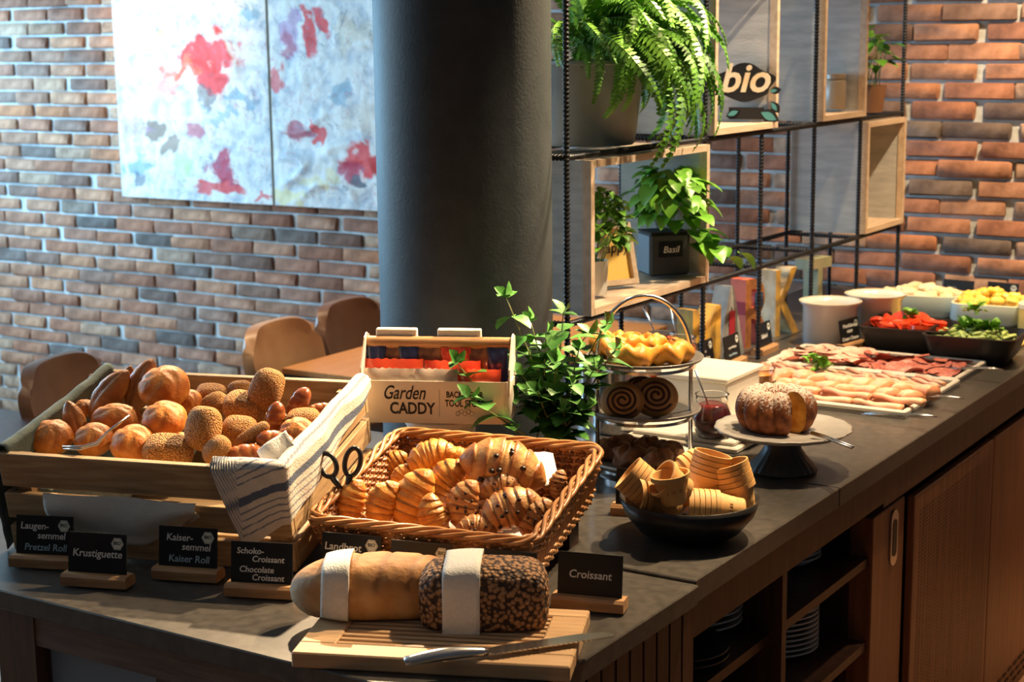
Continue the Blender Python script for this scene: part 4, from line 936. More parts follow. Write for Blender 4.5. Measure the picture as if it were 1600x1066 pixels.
def loaf_obj(name, fn, m, label, mw, colf, band):
    t = thing(name, label, 'bread loaf', mw); q = MB()
    nu, nv = 70, 44; vs = []; cs = []
    for i in range(nu+1):
        u = -1+2*i/nu
        for j in range(nv): th = 2*pi*j/nv; p, sl = fn(u, th); vs.append(p); cs.append(colf(u, th, sl))
    fs = [(i*nv+j, i*nv+(j+1) % nv, (i+1)*nv+(j+1) % nv, (i+1)*nv+j) for i in range(nu) for j in range(nv)]; q.add(vs, fs, cs); q.build('crust', m, t, True)
    u0, u1, a0, a1 = band; q = MB()
    q.grid(lambda i, j: fn(u0+(u1-u0)*i+.03*sin(j*3), a0+(a1-a0)*j, .005+.0015*sin(j*20))[0], 8, 60)
    o = q.build('napkin_band', 'napkin', None, True, mw); solid(o, .003); tag(o, 'folded white napkin band wrapped around the '+('pale loaf' if name == 'white_loaf' else 'dark seeded loaf'), 'napkin')
lf = loaf(.128, .055, .05, False, 1)
c = ATZ(594, 952, .92); c.z = .8975+Bt+.0315
def lc(u, th, sl):
    n_ = .5+.5*noise.noise(V((u*5, th*2, 4))); b = V((.6, .3, .1)).lerp(V((.74, .46, .2)), n_); b = b.lerp(V((.36, .14, .05)), min(1, max(0, sin(th)-.35)*1.3*(.4+.6*n_))); b = b.lerp(V((.72, .6, .45)), max(0, -u-.62)*2)
    return tuple(b.lerp(V((.22, .09, .03)), sl*.7))
loaf_obj('white_loaf', lf, 'loafcrust', 'long pale crusty country loaf with slashed top on the bread board', T(c) @ RZ(33), lc, (-.62, -.32, -1.15, 3.6))
lf2 = loaf(.092, .05, .054, True, 4)
c = ATZ(757, 968, .92); c.z = .8975+Bt+.034
loaf_obj('rye_loaf', lf2, 'rye', 'dark seed-covered box loaf on the bread board', T(c) @ RZ(30), lambda u, th, sl: (1, 1, 1), (-.6, -.05, -1.15, 3.9))
z = .8975+Bt+.004; k0, k1, k2 = ATZ(632, 1038, z), ATZ(762, 1022, z), ATZ(958, 993, z)
t = thing('bread_knife', 'serrated steel bread knife lying across the front of the board', 'knife', T(0, 0, 0))
q = MB(); n = 14; q.tube([k0.lerp(k1, i/n)+V((0, 0, .004*sin(pi*i/n)+.003)) for i in range(n+1)], [.004+.0065*sin(pi*min(1, .12+.8*i/n))**.6 for i in range(n+1)], 12, flat=.8); q.build('handle', 'steel', t, True)
d = (k2-k1); Lk = d.length; kb = frame_m(k1+V((0, 0, .003)), d, (0, 0, 1)); poly = [(0, .007), (Lk*.1, .013), (Lk*.75, .013), (Lk*.93, .007), (Lk, -.006)]+[(Lk*(.98-.02*i), -.011-(.0025 if i % 2 else 0)) for i in range(48)]+[(0, -.006)]
q = MB(); q.prism(poly, -.0008, .0008, kb); q.build('blade', 'steel', t, False)

# ------------------------------------------------------------ garden caddy on a tin
cm = ATD(689, 649, 2.93); KS = .877; ht = cm.z-.9
o = MB(); o.lathe([(.001, 0), (.06, 0), (.062, .003), (.062, ht-.014), (.065, ht-.012), (.065, ht-.004), (.06, ht-.001), (.001, ht-.001)], 44)
o = o.build('round_tin', 'tin', None, 40, T(cm.x, cm.y, .9)); tag(o, 'round cream tin standing under the garden caddy', 'tin')
mw = T(cm) @ RZ(25) @ SC(KS)
t = thing('garden_caddy', 'cream enamel caddy lettered Garden Caddy with a wooden bar handle', 'caddy', mw)
Lc, Dc, Hc = .155, .075, .087
def rrect(a_, b_, r_, n=5):
    out = []
    for cx, cy, s in ((a_-r_, b_-r_, 0), (-a_+r_, b_-r_, 90), (-a_+r_, -b_+r_, 180), (a_-r_, -b_+r_, 270)):
        for i in range(n+1): q_ = R(s+90*i/n); out.append((cx+r_*cos(q_), cy+r_*sin(q_)))
    return out
q = MB(); oo, ii = rrect(Lc, Dc, .02), rrect(Lc-.002, Dc-.002, .018); n = len(oo)
vs = [(x*.97, y*.97, 0) for x, y in oo]+[(x, y, .01) for x, y in oo]+[(x, y, Hc) for x, y in oo]+[(x, y, Hc) for x, y in ii]+[(x, y, .006) for x, y in ii]
fs = [(k*n+i, k*n+(i+1) % n, (k+1)*n+(i+1) % n, (k+1)*n+i) for k in range(4) for i in range(n)]+[tuple(range(n))[::-1], tuple(4*n+i for i in range(n))]
q.add(vs, fs); q.build('tray', 'tin', t, 40)
for s in (-1, 1):
    q = MB(); q.prism([(-Dc+.005, .06), (Dc-.005, .06), (Dc-.01, .11), (.02, .165), (.0, .172), (-.02, .165), (-Dc+.01, .11)], s*(Lc-.004)-.0015, s*(Lc-.004)+.0015, Matrix(((0, 0, 1, 0), (1, 0, 0, 0), (0, 1, 0, 0), (0, 0, 0, 1)))); q.build('end_panel', 'tin', t, False)
q = MB(); q.tube([(-Lc+.005, 0, .152), (Lc-.005, 0, .152)], .0125, 14); q.build('bar_handle', 'oak', t, 40)
fx = T(0, -Dc-.0006, 0) @ RX(90)
q = MB(); text(q, 'Garden', .04, fx @ T(-.062, .062, 0), .35, .0004, .0002, .085); text(q, 'CADDY', .033, fx @ T(-.045, .03, 0), 0, .0008, .0002, .093); q.build('lettering', 'ink', t, False)
q = MB(); text(q, 'BACK DOOR', .017, fx @ T(.062, .06, 0), 0, .0005, .0002, .075); text(q, 'TOOL STORE', .019, fx @ T(.062, .042, 0), 0, .0005, .0002, .08)
for k in range(26): q.box(.01, .0108, .0, .0004, .014+k*.0022, .0151+k*.0022, mx=T(0, -Dc-.0008, 0))
for k in range(5): q.lathe([(.004, 0), (.0046, 0), (.0046, .0004), (.004, .0004)], 12, mx=fx @ T(.048+k*.007, .022+.004*(k % 2), 0))
q.build('lettering', 'ink', t, False)
# packaged biscuits in the caddy
ri = random.Random(4)
def pack(x, y, w_, h_, m, label, zb=.01, tilt=0):
    def fn(i, j, sd):
        e = min(1, 4*min(i, 1-i))*min(1, 6*min(j, 1-j)); return (w_*(i-.5), sd*.011*e**.6+.0015*sin(i*9+j*4), h_*j+.0015*sin(i*40)*(j > .96))
    q = MB(); q.grid(lambda i, j: fn(i, j, 1), 14, 10); q.grid(lambda i, j: fn(i, j, -1), 14, 10)
    o = q.build('biscuit_packet', m, None, True, mw @ T(x, y, zb) @ RX(tilt)); tag(o, label, 'packet'); return o
pack(-.095, -.052, .1, .098, 'clearwrap', 'clear film packet at the front left of the caddy')
pack(.0, -.052, .09, .098, 'clearwrap', 'clear film packet in the front middle of the caddy')
pack(.09, -.05, .085, .098, 'redwrap', 'red film packet at the front right of the caddy')
pack(-.09, -.03, .12, .112, 'redwrap', 'orange-red zigzag-edged packet in the left of the caddy', tilt=-3); pack(.03, -.03, .115, .11, 'redwrap', 'orange-red zigzag-edged packet in the middle of the caddy', tilt=-3)
for i, (x, m, l_) in enumerate(((-.13, 'navywrap', 'navy packet at the left end of the caddy'), (-.098, 'cookiewrap', 'brown biscuit packet behind the orange packet'), (-.062, 'navywrap', 'navy packet beside the brown biscuit packet'), (-.02, 'cookiewrap', 'brown biscuit packet in the caddy middle'), (.035, 'redwrap', 'dark red packet behind the mint sprig'), (.08, 'cookiewrap', 'brown biscuit packet right of the caddy middle'), (.12, 'navywrap', 'navy packet at the right end of the caddy'))):
    pack(x, .0 if i % 2 else -.006, .042 if m == 'navywrap' else .062, .135, m, l_, tilt=2)
for x, w_, l_ in ((-.09, .085, 'pale paper bag laid over the left of the wooden caddy handle'), (.04, .09, 'pale paper bag laid over the right of the wooden caddy handle')):
    q = MB(); q.box(x-w_/2, x+w_/2, .015, .03, .1, .178, b=.002); o = q.build('paper_bag', 'napkin', None, False, mw @ RX(4)); tag(o, l_, 'bag')

# ------------------------------------------------------------ mint in black pot
mp_ = ATD(866, 655, 2.93); mp_.z = .9
t = thing('potted_mint', 'leafy green mint in a shiny black square pot beside the caddy', 'plant', T(mp_))
q = MB(); a_, b_ = rrect(.066, .06, .012, 3), rrect(.06, .054, .01, 3); n = len(a_)
vs = [(x*.9, y*.9, 0) for x, y in a_]+[(x, y, .09) for x, y in a_]+[(x, y, .09) for x, y in b_]+[(x, y, .08) for x, y in b_]
q.add(vs, [(k*n+i, k*n+(i+1) % n, (k+1)*n+(i+1) % n, (k+1)*n+i) for k in range(3) for i in range(n)]+[tuple(range(n))[::-1]]); q.build('pot', 'blackglass', t, 40, RZ(25))
q = MB(); q.prism(b_, .07, .082); q.build('soil', 'soil', t, False, RZ(25))
rm = random.Random(2); dm = DEP(mp_+V((0, 0, .1)))
tips = [(790, 462, 0), (828, 500, .03), (880, 488, -.03), (948, 505, .04), (962, 545, .0), (905, 545, -.05), (845, 545, .05), (815, 585, -.03), (930, 575, -.06), (870, 565, -.08), (895, 600, -.1), (840, 610, -.09), (785, 545, .02), (855, 520, .0), (920, 520, .06), (800, 620, -.05), (880, 640, -.1), (915, 640, -.07), (712, 565, -.1), (733, 620, -.12)]
for i, (x, y, dd) in enumerate(tips):
    tip = ATD(x, y, dm+dd)-mp_; b0 = V((rm.uniform(-.035, .035), rm.uniform(-.035, .03), .082))
    mid = b0.lerp(tip, .5)+V((rm.uniform(-.015, .015), rm.uniform(-.02, .02), .025 if i < 18 else .0)); n = 10
    path = [b0*(1-s)**2+mid*2*s*(1-s)+tip*s*s for s in [k/n for k in range(n+1)]]
    q = MB(); q.tube(path, [.0021-.0011*k/n for k in range(n+1)], 5); q.build('stem', 'stem', t, True)
    nn = 6 if i < 18 else 4; az = rm.uniform(0, 6)
    for k in range(nn):
        s = .3+.68*k/(nn-1) if i < 18 else .55+.44*k/(nn-1); p = b0*(1-s)**2+mid*2*s*(1-s)+tip*s*s; az += pi/2+rm.uniform(-.3, .3)
        for sd in (0, pi):
            link('leaf', mint[rm.choice((0, 0, 1)) if s < .9 else 2], t, lm(p, dirv(az+sd, rm.uniform(-.35, .55)), (0, 0, 1), rm.uniform(.7, 1.1)))
    link('leaf', mint[2], t, lm(path[-1], dirv(az, .9), (1, 0, 0), .9)); link('leaf', mint[2], t, lm(path[-1], dirv(az+2.5, .7), (1, 0, 0), .8))

# ------------------------------------------------------------ tiered stand
tz = .925; tcn = ATZ(1006, 722, tz); TXc, TYc = tcn.x, tcn.y
z2, z1 = ZAT(TXc, TYc, 645), ZAT(TXc, TYc, 565)
t = thing('tiered_stand', 'three-tier steel cake stand with grey plates and arched handle', 'cake stand', T(TXc, TYc, 0))
for z, r_ in ((tz, .108), (z2, .108), (z1, .112)):
    q = MB(); q.lathe([(.001, -.004), (r_*.5, -.004), (r_*.97, .006), (r_, .011), (r_*.985, .0125), (r_*.9, .006), (r_*.5, 0), (.001, 0)], 56, (0, 0, z)); q.build('plate', 'plategrey' if z > .95 else 'whiteware', t, True)
    q = MB(); q.lathe([(r_*.8, -.008), (r_*.84, -.008), (r_*.84, -.003), (r_*.8, -.003)], 40, (0, 0, z), closed=True); q.build('ring', 'steel', t, 40)
dx = RT.copy(); dx.z = 0; dx.normalize(); hw = .088
arch = [dx*(-hw)+V((0, 0, .9)), dx*(-hw)+V((0, 0, z1))]+[dx*(-hw*cos(pi*i/18))+V((0, 0, z1+.01+(.115)*sin(pi*i/18))) for i in range(19)]+[dx*hw+V((0, 0, z1)), dx*hw+V((0, 0, .9))]
q = MB(); q.tube(arch, .0042, 10); q.build('handle', 'steel', t, True)
q = MB(); q.lathe([(.085, 0), (.09, 0), (.09, .006), (.085, .006)], 40, (0, 0, .9), closed=True); q.build('base_ring', 'steel', t, 40)
def at_tier(px, py, z): p = ATZ(px, py, z); return p
def puff(px, py, z, s, label, ang=0):   # knotted yellow pastry ring
    q = MB()
    def fn(u, v): k = 1+.12*sin(5*u+2*v); r_ = .026; return ((.03+r_*.75*cos(v*2))*cos(u)*k, (.03+r_*.75*cos(v*2))*sin(u)*k, .018+.02*sin(v*2)+.004*sin(7*u))
    q.ball(fn, 40, 20, lambda u, v: tuple(V((1, .92, .75)).lerp(V((.75, .62, .5)), .5+.5*sin(5*u)))); p = at_tier(px, py, z); o = q.build('pastry', 'pastry', None, True, T(p.x, p.y, z+.006) @ RZ(ang) @ SC(s)); tag(o, label, 'pastry')
puff(988, 572, z1, 1.0, 'yellow ring pastry at the front of the top tier', 10); puff(1042, 568, z1, .95, 'yellow ring pastry at the right of the top tier', 80); puff(962, 556, z1, .95, 'yellow ring pastry at the left of the top tier', 40)
puff(1010, 552, z1+.02, .75, 'yellow ring pastry lying on the others of the top tier', 150)
def swirl(px, py, z, s, tilt, label):
    q = MB(); q.ball(lambda u, v: (.036*cos(u)*max(0, cos(v))**.5, .032*sin(u)*max(0, cos(v))**.5, .014*sin(v)), 36, 16, lambda u, v: (.5, .26, .09) if v < .9 else (.62, .38, .17))
    q2 = MB(); q2.tube([(.0035+.0042*a_/pi)*V((cos(a_), sin(a_)*.9, 0))+V((0, 0, .0012+.014*sqrt(max(0, 1-((.0035+.0042*a_/pi)/.034)**4)))) for a_ in [i*.22 for i in range(84)]], .0022, 6, col=(.07, .022, .01))
    p = at_tier(px, py, z); mwx = frame_m((p.x, p.y, z+.03*s), RT, -FW+UP*tilt) @ SC(s); o = q.build('swirl_pastry', 'swirl', None, True, mwx); tag(o, label, 'pastry'); q2.build('filling', 'swirl', o, True)
swirl(972, 655, z2, 1.15, .1, 'cinnamon swirl pastry at the left of the middle tier'); swirl(1024, 650, z2, 1.2, .25, 'cinnamon swirl pastry at the right of the middle tier'); swirl(1002, 636, z2+.004, 1.05, .9, 'cinnamon swirl pastry at the back of the middle tier')
for i, (x, y) in enumerate(((955, 722), (985, 732), (1010, 716), (1042, 722), (975, 712), (1025, 735))):
    q = MB(); sd = i*3.1
    def fn(u, v): k = 1+.3*noise.noise(V((cos(u)*2+sd, sin(u)*2, v*1.5))); return (.036*k*cos(u)*cos(v), .027*k*sin(u)*cos(v), .02*k*sin(v)+.008*sin(3*u)*cos(v))
    q.ball(fn, 30, 18); p = at_tier(x, y, tz); o = q.build('nut_pastry', 'cookie', None, True, T(p.x, p.y, tz+.02) @ RZ(i*50)); tag(o, ['dark nut pastry at the left edge of the bottom tier', 'dark nut pastry at the front left of the bottom tier', 'dark nut pastry in the middle of the bottom tier', 'dark nut pastry at the right of the bottom tier', 'dark nut pastry at the back of the bottom tier', 'dark nut pastry at the front right of the bottom tier'][i], 'pastry')

# ------------------------------------------------------------ bowl of wafer cups
bc = ATZ(1077, 836, .9); zr = ZAT(bc.x, bc.y, 775)
t = tag(MB().lathe([(.001, 0), (.055, 0), (.085, .012), (.108, .04), (.117, zr-.9), (.1145, zr-.9), (.105, .042), (.08, .018), (.001, .012)], 64).build('bowl', 'blackbowl', None, True, T(bc)), 'round matt black bowl full of wafer cups on the worktop', 'bowl')
q = MB(); prof = [(.001, 0), (.0195, 0), (.021, .002), (.0225, .015), (.0235, .017), (.0235, .02), (.0265, .034), (.0275, .036), (.0275, .0395), (.0282, .0415), (.0322, .042), (.0326, .05), (.0295, .05), (.027, .037), (.021, .018), (.018, .004), (.001, .003)]
q.lathe(prof, 36); CUP = q.mesh('wafer_cup', 'wafer', 35)
q = MB()
for k, ch in enumerate('jon'): text(q, ch, .013, RZ(-26+26*k) @ T(0, -.0245, .0265) @ RX(90), 0, .0003, .0006)
CUPT = q.mesh('lettering', 'waferd', False)
def cups(px, py, ang, tow, n, sp, label, grp, dz=0, txt=True):
    dd = DEP(bc+V((0, 0, .08))); p = ATD(px, py, dd+dz); a_ = R(ang); d = (RT*cos(a_)+UP*sin(a_)-FW*tow).normalized()
    for i in range(n):
        o = link('wafer_cup', CUP, None, frame_m(p+d*sp*i, d.orthogonal() if 0 else (-FW).cross(d)*-1, d) if 0 else (lambda z_: Matrix.Translation(p+d*sp*i) @ z_)(cupm(d)))
        tag(o, label, 'wafer cup', grp)
        if txt and i == 0: link('lettering', CUPT, o)
def cupm(d):
    y = -(-FW-d*(-FW).dot(d)).normalized(); x = y.cross(d); return Matrix(((x.x, y.x, d.x, 0), (x.y, y.y, d.y, 0), (x.z, y.z, d.z, 0), (0, 0, 0, 1)))
cups(1056, 802, 140, .0, 7, .009, 'wafer cup in the long curved stack at the left of the bowl', 'left cup stack', -.03)
cups(1042, 772, 178, .45, 2, .012, 'wafer cup in the pair lying open towards the stand', 'middle cup pair', -.02)
cups(1072, 768, 150, .35, 1, .01, 'single wafer cup with raised lettering in the bowl centre', 'centre cup', -.06)
cups(1054, 786, 100, .2, 1, .01, 'single wafer cup standing up at the front of the bowl', 'front cup', -.075)
cups(1162, 799, 176, .05, 6, .009, 'wafer cup in the stack lying along the front right of the bowl', 'front right cup stack', -.05)
cups(1094, 786, 76, .12, 5, .0092, 'wafer cup in the upright leaning stack at the back of the bowl', 'back cup stack', .01)
cups(1163, 800, 108, .1, 5, .0092, 'wafer cup in the stack against the right rim of the bowl', 'right cup stack', .0)
cups(1125, 795, 95, .1, 4, .007, 'wafer cup in the short stack behind the front right stack', 'short cup stack', .03)
cups(1040, 760, 30, -.2, 3, .0115, 'wafer cup in the stack lying at the far side of the bowl', 'far cup stack', .06, False)
q = MB(); p = bc+V((0, 0, .055)); q.grid(lambda i, j: (.15*(i-.5), .13*(j-.5), .02*noise.noise(V((i*5, j*5, 1)))), 20, 20); o = q.build('paper_napkin', 'napkin', None, True, T(p)); solid(o, .001); tag(o, 'crumpled paper napkin under the wafer cups in the bowl', 'napkin')

# ------------------------------------------------------------ cake stand with bundt cake
cc = ATZ(1222, 735, .9); cz = ZAT(cc.x, cc.y, 672)
t = thing('pedestal_stand', 'grey scalloped pedestal stand with dark ribbed foot under the bundt cake', 'cake stand', T(cc.x, cc.y, 0)); hh = cz-.9
q = MB(); q.lathe([(.001, 0), (.063, 0), (.066, .004), (.06, .014), (.045, .03), (.036, .045), (.033, hh-.012), (.036, hh-.006), (.001, hh-.005)], 72, (0, 0, .9), mod=lambda a, k, z: 1+(.025*cos(24*a) if .003 < z < .044 else 0)); q.build('foot', 'darkpot', t, 50); 
q = MB(); q.lathe([(.001, 0), (.07, 0), (.118, .006), (.127, .008), (.128, .005), (.12, -.001), (.07, -.006), (.001, -.006)], 120, (0, 0, cz), mod=lambda a, k, z: 1+(.022*abs(sin(9*a)) if k in (2, 3, 4, 5) else 0)); q.build('plate', 'lightgrey', t, True)
t2 = thing('bundt_cake', 'sugar-dusted fluted bundt cake with a slice cut out, on the pedestal stand', 'cake', T(cc.x-.015, cc.y+.0, cz+.001) @ RZ(-28))
def ringpt(a, v, cut=False):
    g = abs(cos(6.5*a+.5*sin(v)))**.7-.5; o_ = max(0, cos(v)+.6)/1.6; r_ = .043+.031*cos(v)+.009*g*o_; z = .038+.04*sin(v)+.006*g*max(0, sin(v)); return V((r_*cos(a), r_*sin(a), max(0, z)))
q = MB(); A0, A1 = R(14), R(346); nu, nv = 280, 130; vs = []; cs = []
for i in range(nu+1):
    a_ = A0+(A1-A0)*i/nu
    for j in range(nv):
        v = 2*pi*j/nv; vs.append(ringpt(a_, v)); n_ = noise.noise(V((cos(a_)*9, sin(a_)*9, v*3))); n2 = noise.noise(ringpt(a_, v)*330)
        su = max(0, min(1, (sin(v)-.25)*1.6+1.5*n2+.4*n_)) if sin(v) > -.2 else 0; cs.append(tuple(V((.32, .1, .028)).lerp(V((.15, .042, .014)), .5+n_).lerp(V((.78, .7, .6)), max(0, min(.9, (su-.62)*3)))))
q.add(vs, [(i*nv+j, i*nv+(j+1) % nv, (i+1)*nv+(j+1) % nv, (i+1)*nv+j) for i in range(nu) for j in range(nv)], cs); q.build('crust', 'cake', t2, True)
q = MB()
for a_ in (A0, A1): q.add([ringpt(a_, 2*pi*j/nv) for j in range(nv)], [tuple(range(nv))])
q.build('cut_face', 'crumb', t2, False)
p0, p1 = ATZ(1290, 683, cz+.012), ATZ(1332, 703, cz+.01)
t = thing('cake_server', 'small steel cake tongs resting on the pedestal plate beside the cut', 'tongs', T(0, 0, 0))
for s in (-.003, .003):
    q = MB(); q.tube([ATZ(1268, 677, cz+.012)+V((0, s, 0)), p0+V((0, s*2, 0)), p1+V((0, s*1.5, .004))], [.0035, .002, .0022], 8); q.build('arm', 'steel', t, True)

# ------------------------------------------------------------ risers, jars, urns
t = thing('white_riser', 'white painted wooden step riser holding the jam jars', 'riser', T(-1.455, 3.02, .9) @ RZ(0))
MB().box(-.1, .15, -.13, .24, 0, .012, b=.003).build('base', 'whitewood', t, False); MB().box(-.09, .14, -.12, .23, .012, .022, b=.003).build('step', 'whitewood', t, False)
MB().box(-.24, .045, .05, .22, 0.0221, .1, b=.003).build('upper_step', 'whitewood', t, False); MB().box(-.25, .05, .04, .23, .1, .112, b=.003).build('upper_top', 'whitewood', t, False)
def jar(p, r_, h_, fill, label, lid=None, belly=1.2, fz=.75, spoon=None):
    t = thing('jam_jar', label, 'jar', T(p))
    prof = lambda k: [(.001, k), (r_*.8-k, k), (r_*belly-k, h_*.3), (r_*belly-k, h_*.5), (r_*.92-k, h_*.82), (r_*.95-k, h_*.98), (r_-k*.6, h_)]
    q = MB(); q.lathe(prof(0)+[(x, z) for x, z in prof(.0022)[::-1]], 36); q.build('glass', 'glass', t, True)
    q = MB(); pr = [(x, z) for x, z in prof(.003) if z < h_*fz]; q.lathe(pr+[(r_*.95-.003, h_*fz), (.001, h_*fz)], 36); q.build('filling', fill, t, True)
    if spoon:
        sp_ = thing('spoon', 'steel spoon in the '+' '.join(label.split()[1:9]), 'spoon', T(0, 0, 0)); a_ = V(p)+V((0, 0, h_*.5)); q = MB(); q.tube([a_, a_.lerp(V(spoon), .5), V(spoon)], [.002, .0018, .0024], 8); q.build('spoon_handle', 'steel', sp_, True)
    return t
p = ATZ(1112, 682, .922); p.z = .9225
jar(p, .035, .088, 'jam', 'open glass jar of dark berry jam on the white riser', spoon=ATD(1086, 578, DEP(p)-.02))
p = ATZ(1180, 640, .9); jar(p+V((0, .02, 0)), .036, .092, 'honey', 'glass jar of brown spread with green label behind the bundt cake', belly=1.02, fz=.85)
q = MB(); q.lathe([(.0376, .02), (.0376, .062)], 36); o = q.build('label', 'greenlabel', bpy.data.objects['jam_jar.001'], True)
zt = 1.0125
for i, (x, y, lab, m, sp_) in enumerate(((1064, 570, 'open jar of red jam on the upper riser behind the tier stand', 'redjam', (1046, 478)), (1032, 563, 'open jar of orange-red jam next to the steel urn', 'redjam', (1006, 480)))):
    p = ATZ(x, y, zt); jar(p, .034, .062, m, lab, spoon=ATD(*sp_, DEP(p)), belly=1.12)
def urn(px, py, z, r_, h_, label):
    p = ATZ(px, py, z); t = thing('steel_urn', label, 'urn', T(p.x, p.y, z)); prof = [(.001, 0), (r_*.9, 0)]
    n = 7
    for i in range(n): prof += [(r_*.94, h_*(.02+.78*i/n)), (r_, h_*(.02+.78*(i+.5)/n))]
    prof += [(r_*.94, h_*.8)]
    q = MB(); q.lathe(prof, 40); q.build('body', 'steel', t, True); q = MB(); q.lathe([(r_*.97, h_*.8), (r_*.97, h_*.84), (r_*.8, h_*.93), (r_*.35, h_*.97), (.001, h_*.975)], 40); q.build('lid', 'steel', t, True)
urn(962, 674, .9, .05, .2, 'ribbed steel urn with domed lid behind the tiered stand')
urn(925, 640, .9, .03, .12, 'small ribbed steel canister behind the mint')
for i, (x, y, s) in enumerate(((1028, 612, 'red and white price card on the riser front'), (1082, 590, 'red price card at the corner of the riser top'))):
    p = ATZ(x, y, .99); q = MB(); q.box(-.016, .016, -.001, .001, 0, .03); o = q.build('price_card', 'whiteware', None, False, T(p.x, p.y-.02, 1.013) @ RZ(30)); tag(o, s, 'card'); q = MB(); q.lathe([(.001, 0), (.007, 0)], 14, mx=T(0, -.0014, .015) @ RX(90)); q.build('print', 'redjam', o, False)

# ------------------------------------------------------------ metal letters
def letter(ch, px, py, m_side, m_face, label, h_=.19, w_=.115, dep=.05):
    p = ATZ(px, py, .9); vs, fs = text_geo(ch, 1, 0, .012, .5); xs = [v.x for v in vs]; ys = [v.y for v in vs]; x0, x1, y0, y1 = min(xs), max(xs), min(ys), max(ys)
    t = thing('block_letter', label, 'letter', T(p) @ RZ(78))
    P = [V(((v.x-x0)/(x1-x0)*w_, -v.z*dep-dep/2, (v.y-y0)/(y1-y0)*h_)) for v in vs]
    q = MB(); q.add(P, fs); me = q.mesh('letter_body', [m_side, m_face], False)
    for f in me.polygons:
        f.material_index = 1 if f.normal.y < -.9 else 0
    link('letter_body', me, t); return t
LX = -1.80
for ch, px, ms, mf, lab in (('M', 1058, 'yellowpaint', 'yellowpaint', 'weathered yellow block letter M behind the jam jars'), ('A', 1098, 'greypaint', 'greypaint', 'weathered grey block letter A with a red stripe'), ('R', 1141, 'redpaint', 'orangewood', 'weathered red and orange block letter R'), ('K', 1188, 'creampaint', 'yellowpaint', 'weathered cream and yellow block letter K'), ('T', 1240, 'greenpaint', 'greenpaint', 'weathered green block letter T beside the enamel pots')):
    X = LX; yy = ATX(px, 500, X).y
    p = PX((X, yy, .9)); o = letter(ch, p[0], p[1], ms, mf, lab, h_=.185 if ch != 'M' else .15)
    if ch == 'A': MB().box(.045, .07, -.052, -.0505, .02, .12).build('stripe', 'darkred', o, False)
    if ch == 'R': MB().box(.04, .075, -.052, -.0502, .105, .145).build('patch', 'bluepaint', o, False); MB().box(-.0008, .0, -.05, .0, .09, .125).build('stripe', 'darkred', o, False)

# ------------------------------------------------------------ meat trays
t = thing('meat_tray', 'grey stoneware tray of rolled ham slices on the worktop', 'tray', T(0, 0, 0))
def tray(t, x0, x1, y0, y1):
    q = MB(); q.box(x0, x1, y0, y1, .9, .906); q.build('base', 'plategrey', t, False)
    q = MB(); q.box(x0, x1, y0, y0+.012, .906, .918, b=.003); q.box(x0, x1, y1-.012, y1, .906, .918, b=.003); q.box(x0, x0+.012, y0+.012, y1-.012, .906, .918, b=.003); q.box(x1-.012, x1, y0+.012, y1-.012, .906, .918, b=.003); q.build('rim', 'tin', t, False)
tray(t, -1.6, -1.115, 3.345, 3.735)
t = thing('meat_tray', 'grey stoneware tray of salami slices behind the ham tray', 'tray', T(0, 0, 0)); tray(t, -1.61, -1.125, 3.74, 3.985)
def ham_roll(L_, r_, seed, fold):
    q = MB(); rr = random.Random(seed); n = 12; path = [(L_*(i/n-.5), .003*sin(i*.6+seed), r_+.002*sin(i*.8)) for i in range(n+1)]
    if fold: q.tube(path, [r_*(.55+.75*(i/n)) for i in range(n+1)], 10, flat=.65, col=(1, 1, 1))
    else: q.tube(path, [r_*(.8+.25*(i/n)+.1*sin(i*1.1+seed)) for i in range(n+1)], 10, flat=.7, col=(1, 1, 1))
    q.c = [tuple(V((1, 1, 1)).lerp(V((.95, .72, .5)), max(0, (abs(p[0])/(L_/2)-.75)*3))) for p in q.v]; return q.mesh('ham_slice', 'ham', True)
HR = [ham_roll(.12, .011, i, False) for i in range(3)]; HF = [ham_roll(.092, .021, i+7, True) for i in range(3)]; HT = [ham_roll(.1, .0075, i+3, False) for i in range(3)]
rh = random.Random(8)
for k in range(11):
    p = V((-1.55+.04*k, 3.375+.022*(k % 3), .908+.012*(k % 3 == 1))); tag(link('ham_slice', HR[k % 3], None, T(p) @ RZ(rh.uniform(-14, 2))), 'long rolled ham slice in the row at the near edge of the tray', 'ham', 'near ham row')
for r_ in range(3):
    for k in range(9):
        p = V((-1.55+.048*k+.02*(r_ % 2), 3.455+.042*r_, .907+.006*(r_ == 1))); tag(link('ham_slice', HF[(k+r_) % 3], None, T(p) @ RZ(-38+rh.uniform(-22, 22)) @ RX(rh.uniform(-25, 25))), 'folded pink ham slice in the overlapping middle rows of the tray', 'ham', 'middle ham rows')
for r_ in range(3):
    for k in range(10):
        p = V((-1.56+.044*k, 3.6+.034*r_, .907+.008*(k % 2))); tag(link('ham_slice', HT[(k+r_) % 3], None, T(p) @ RZ(-30+rh.uniform(-12, 12))), 'thin rolled ham slice in the back rows of the ham tray', 'ham', 'back ham rows')
def slice_mesh(r_, seed):
    q = MB(); q.grid(lambda i, j: (r_*j*cos(2*pi*i), r_*j*sin(2*pi*i), .012*max(0, cos(2*pi*i+seed))*j*j+.002*sin(6*pi*i)*j), 24, 5); q2 = MB(); n = len(q.v); q.add([(x, y, z+.0022) for x, y, z in q.v], [tuple(f) for f in q.f]); return q
SL = [slice_mesh(.032, i).mesh('salami_slice', 'salami', True) for i in range(3)]; SP = [slice_mesh(.036, i).mesh('ham_slice', 'proscuitto', True) for i in range(3)]
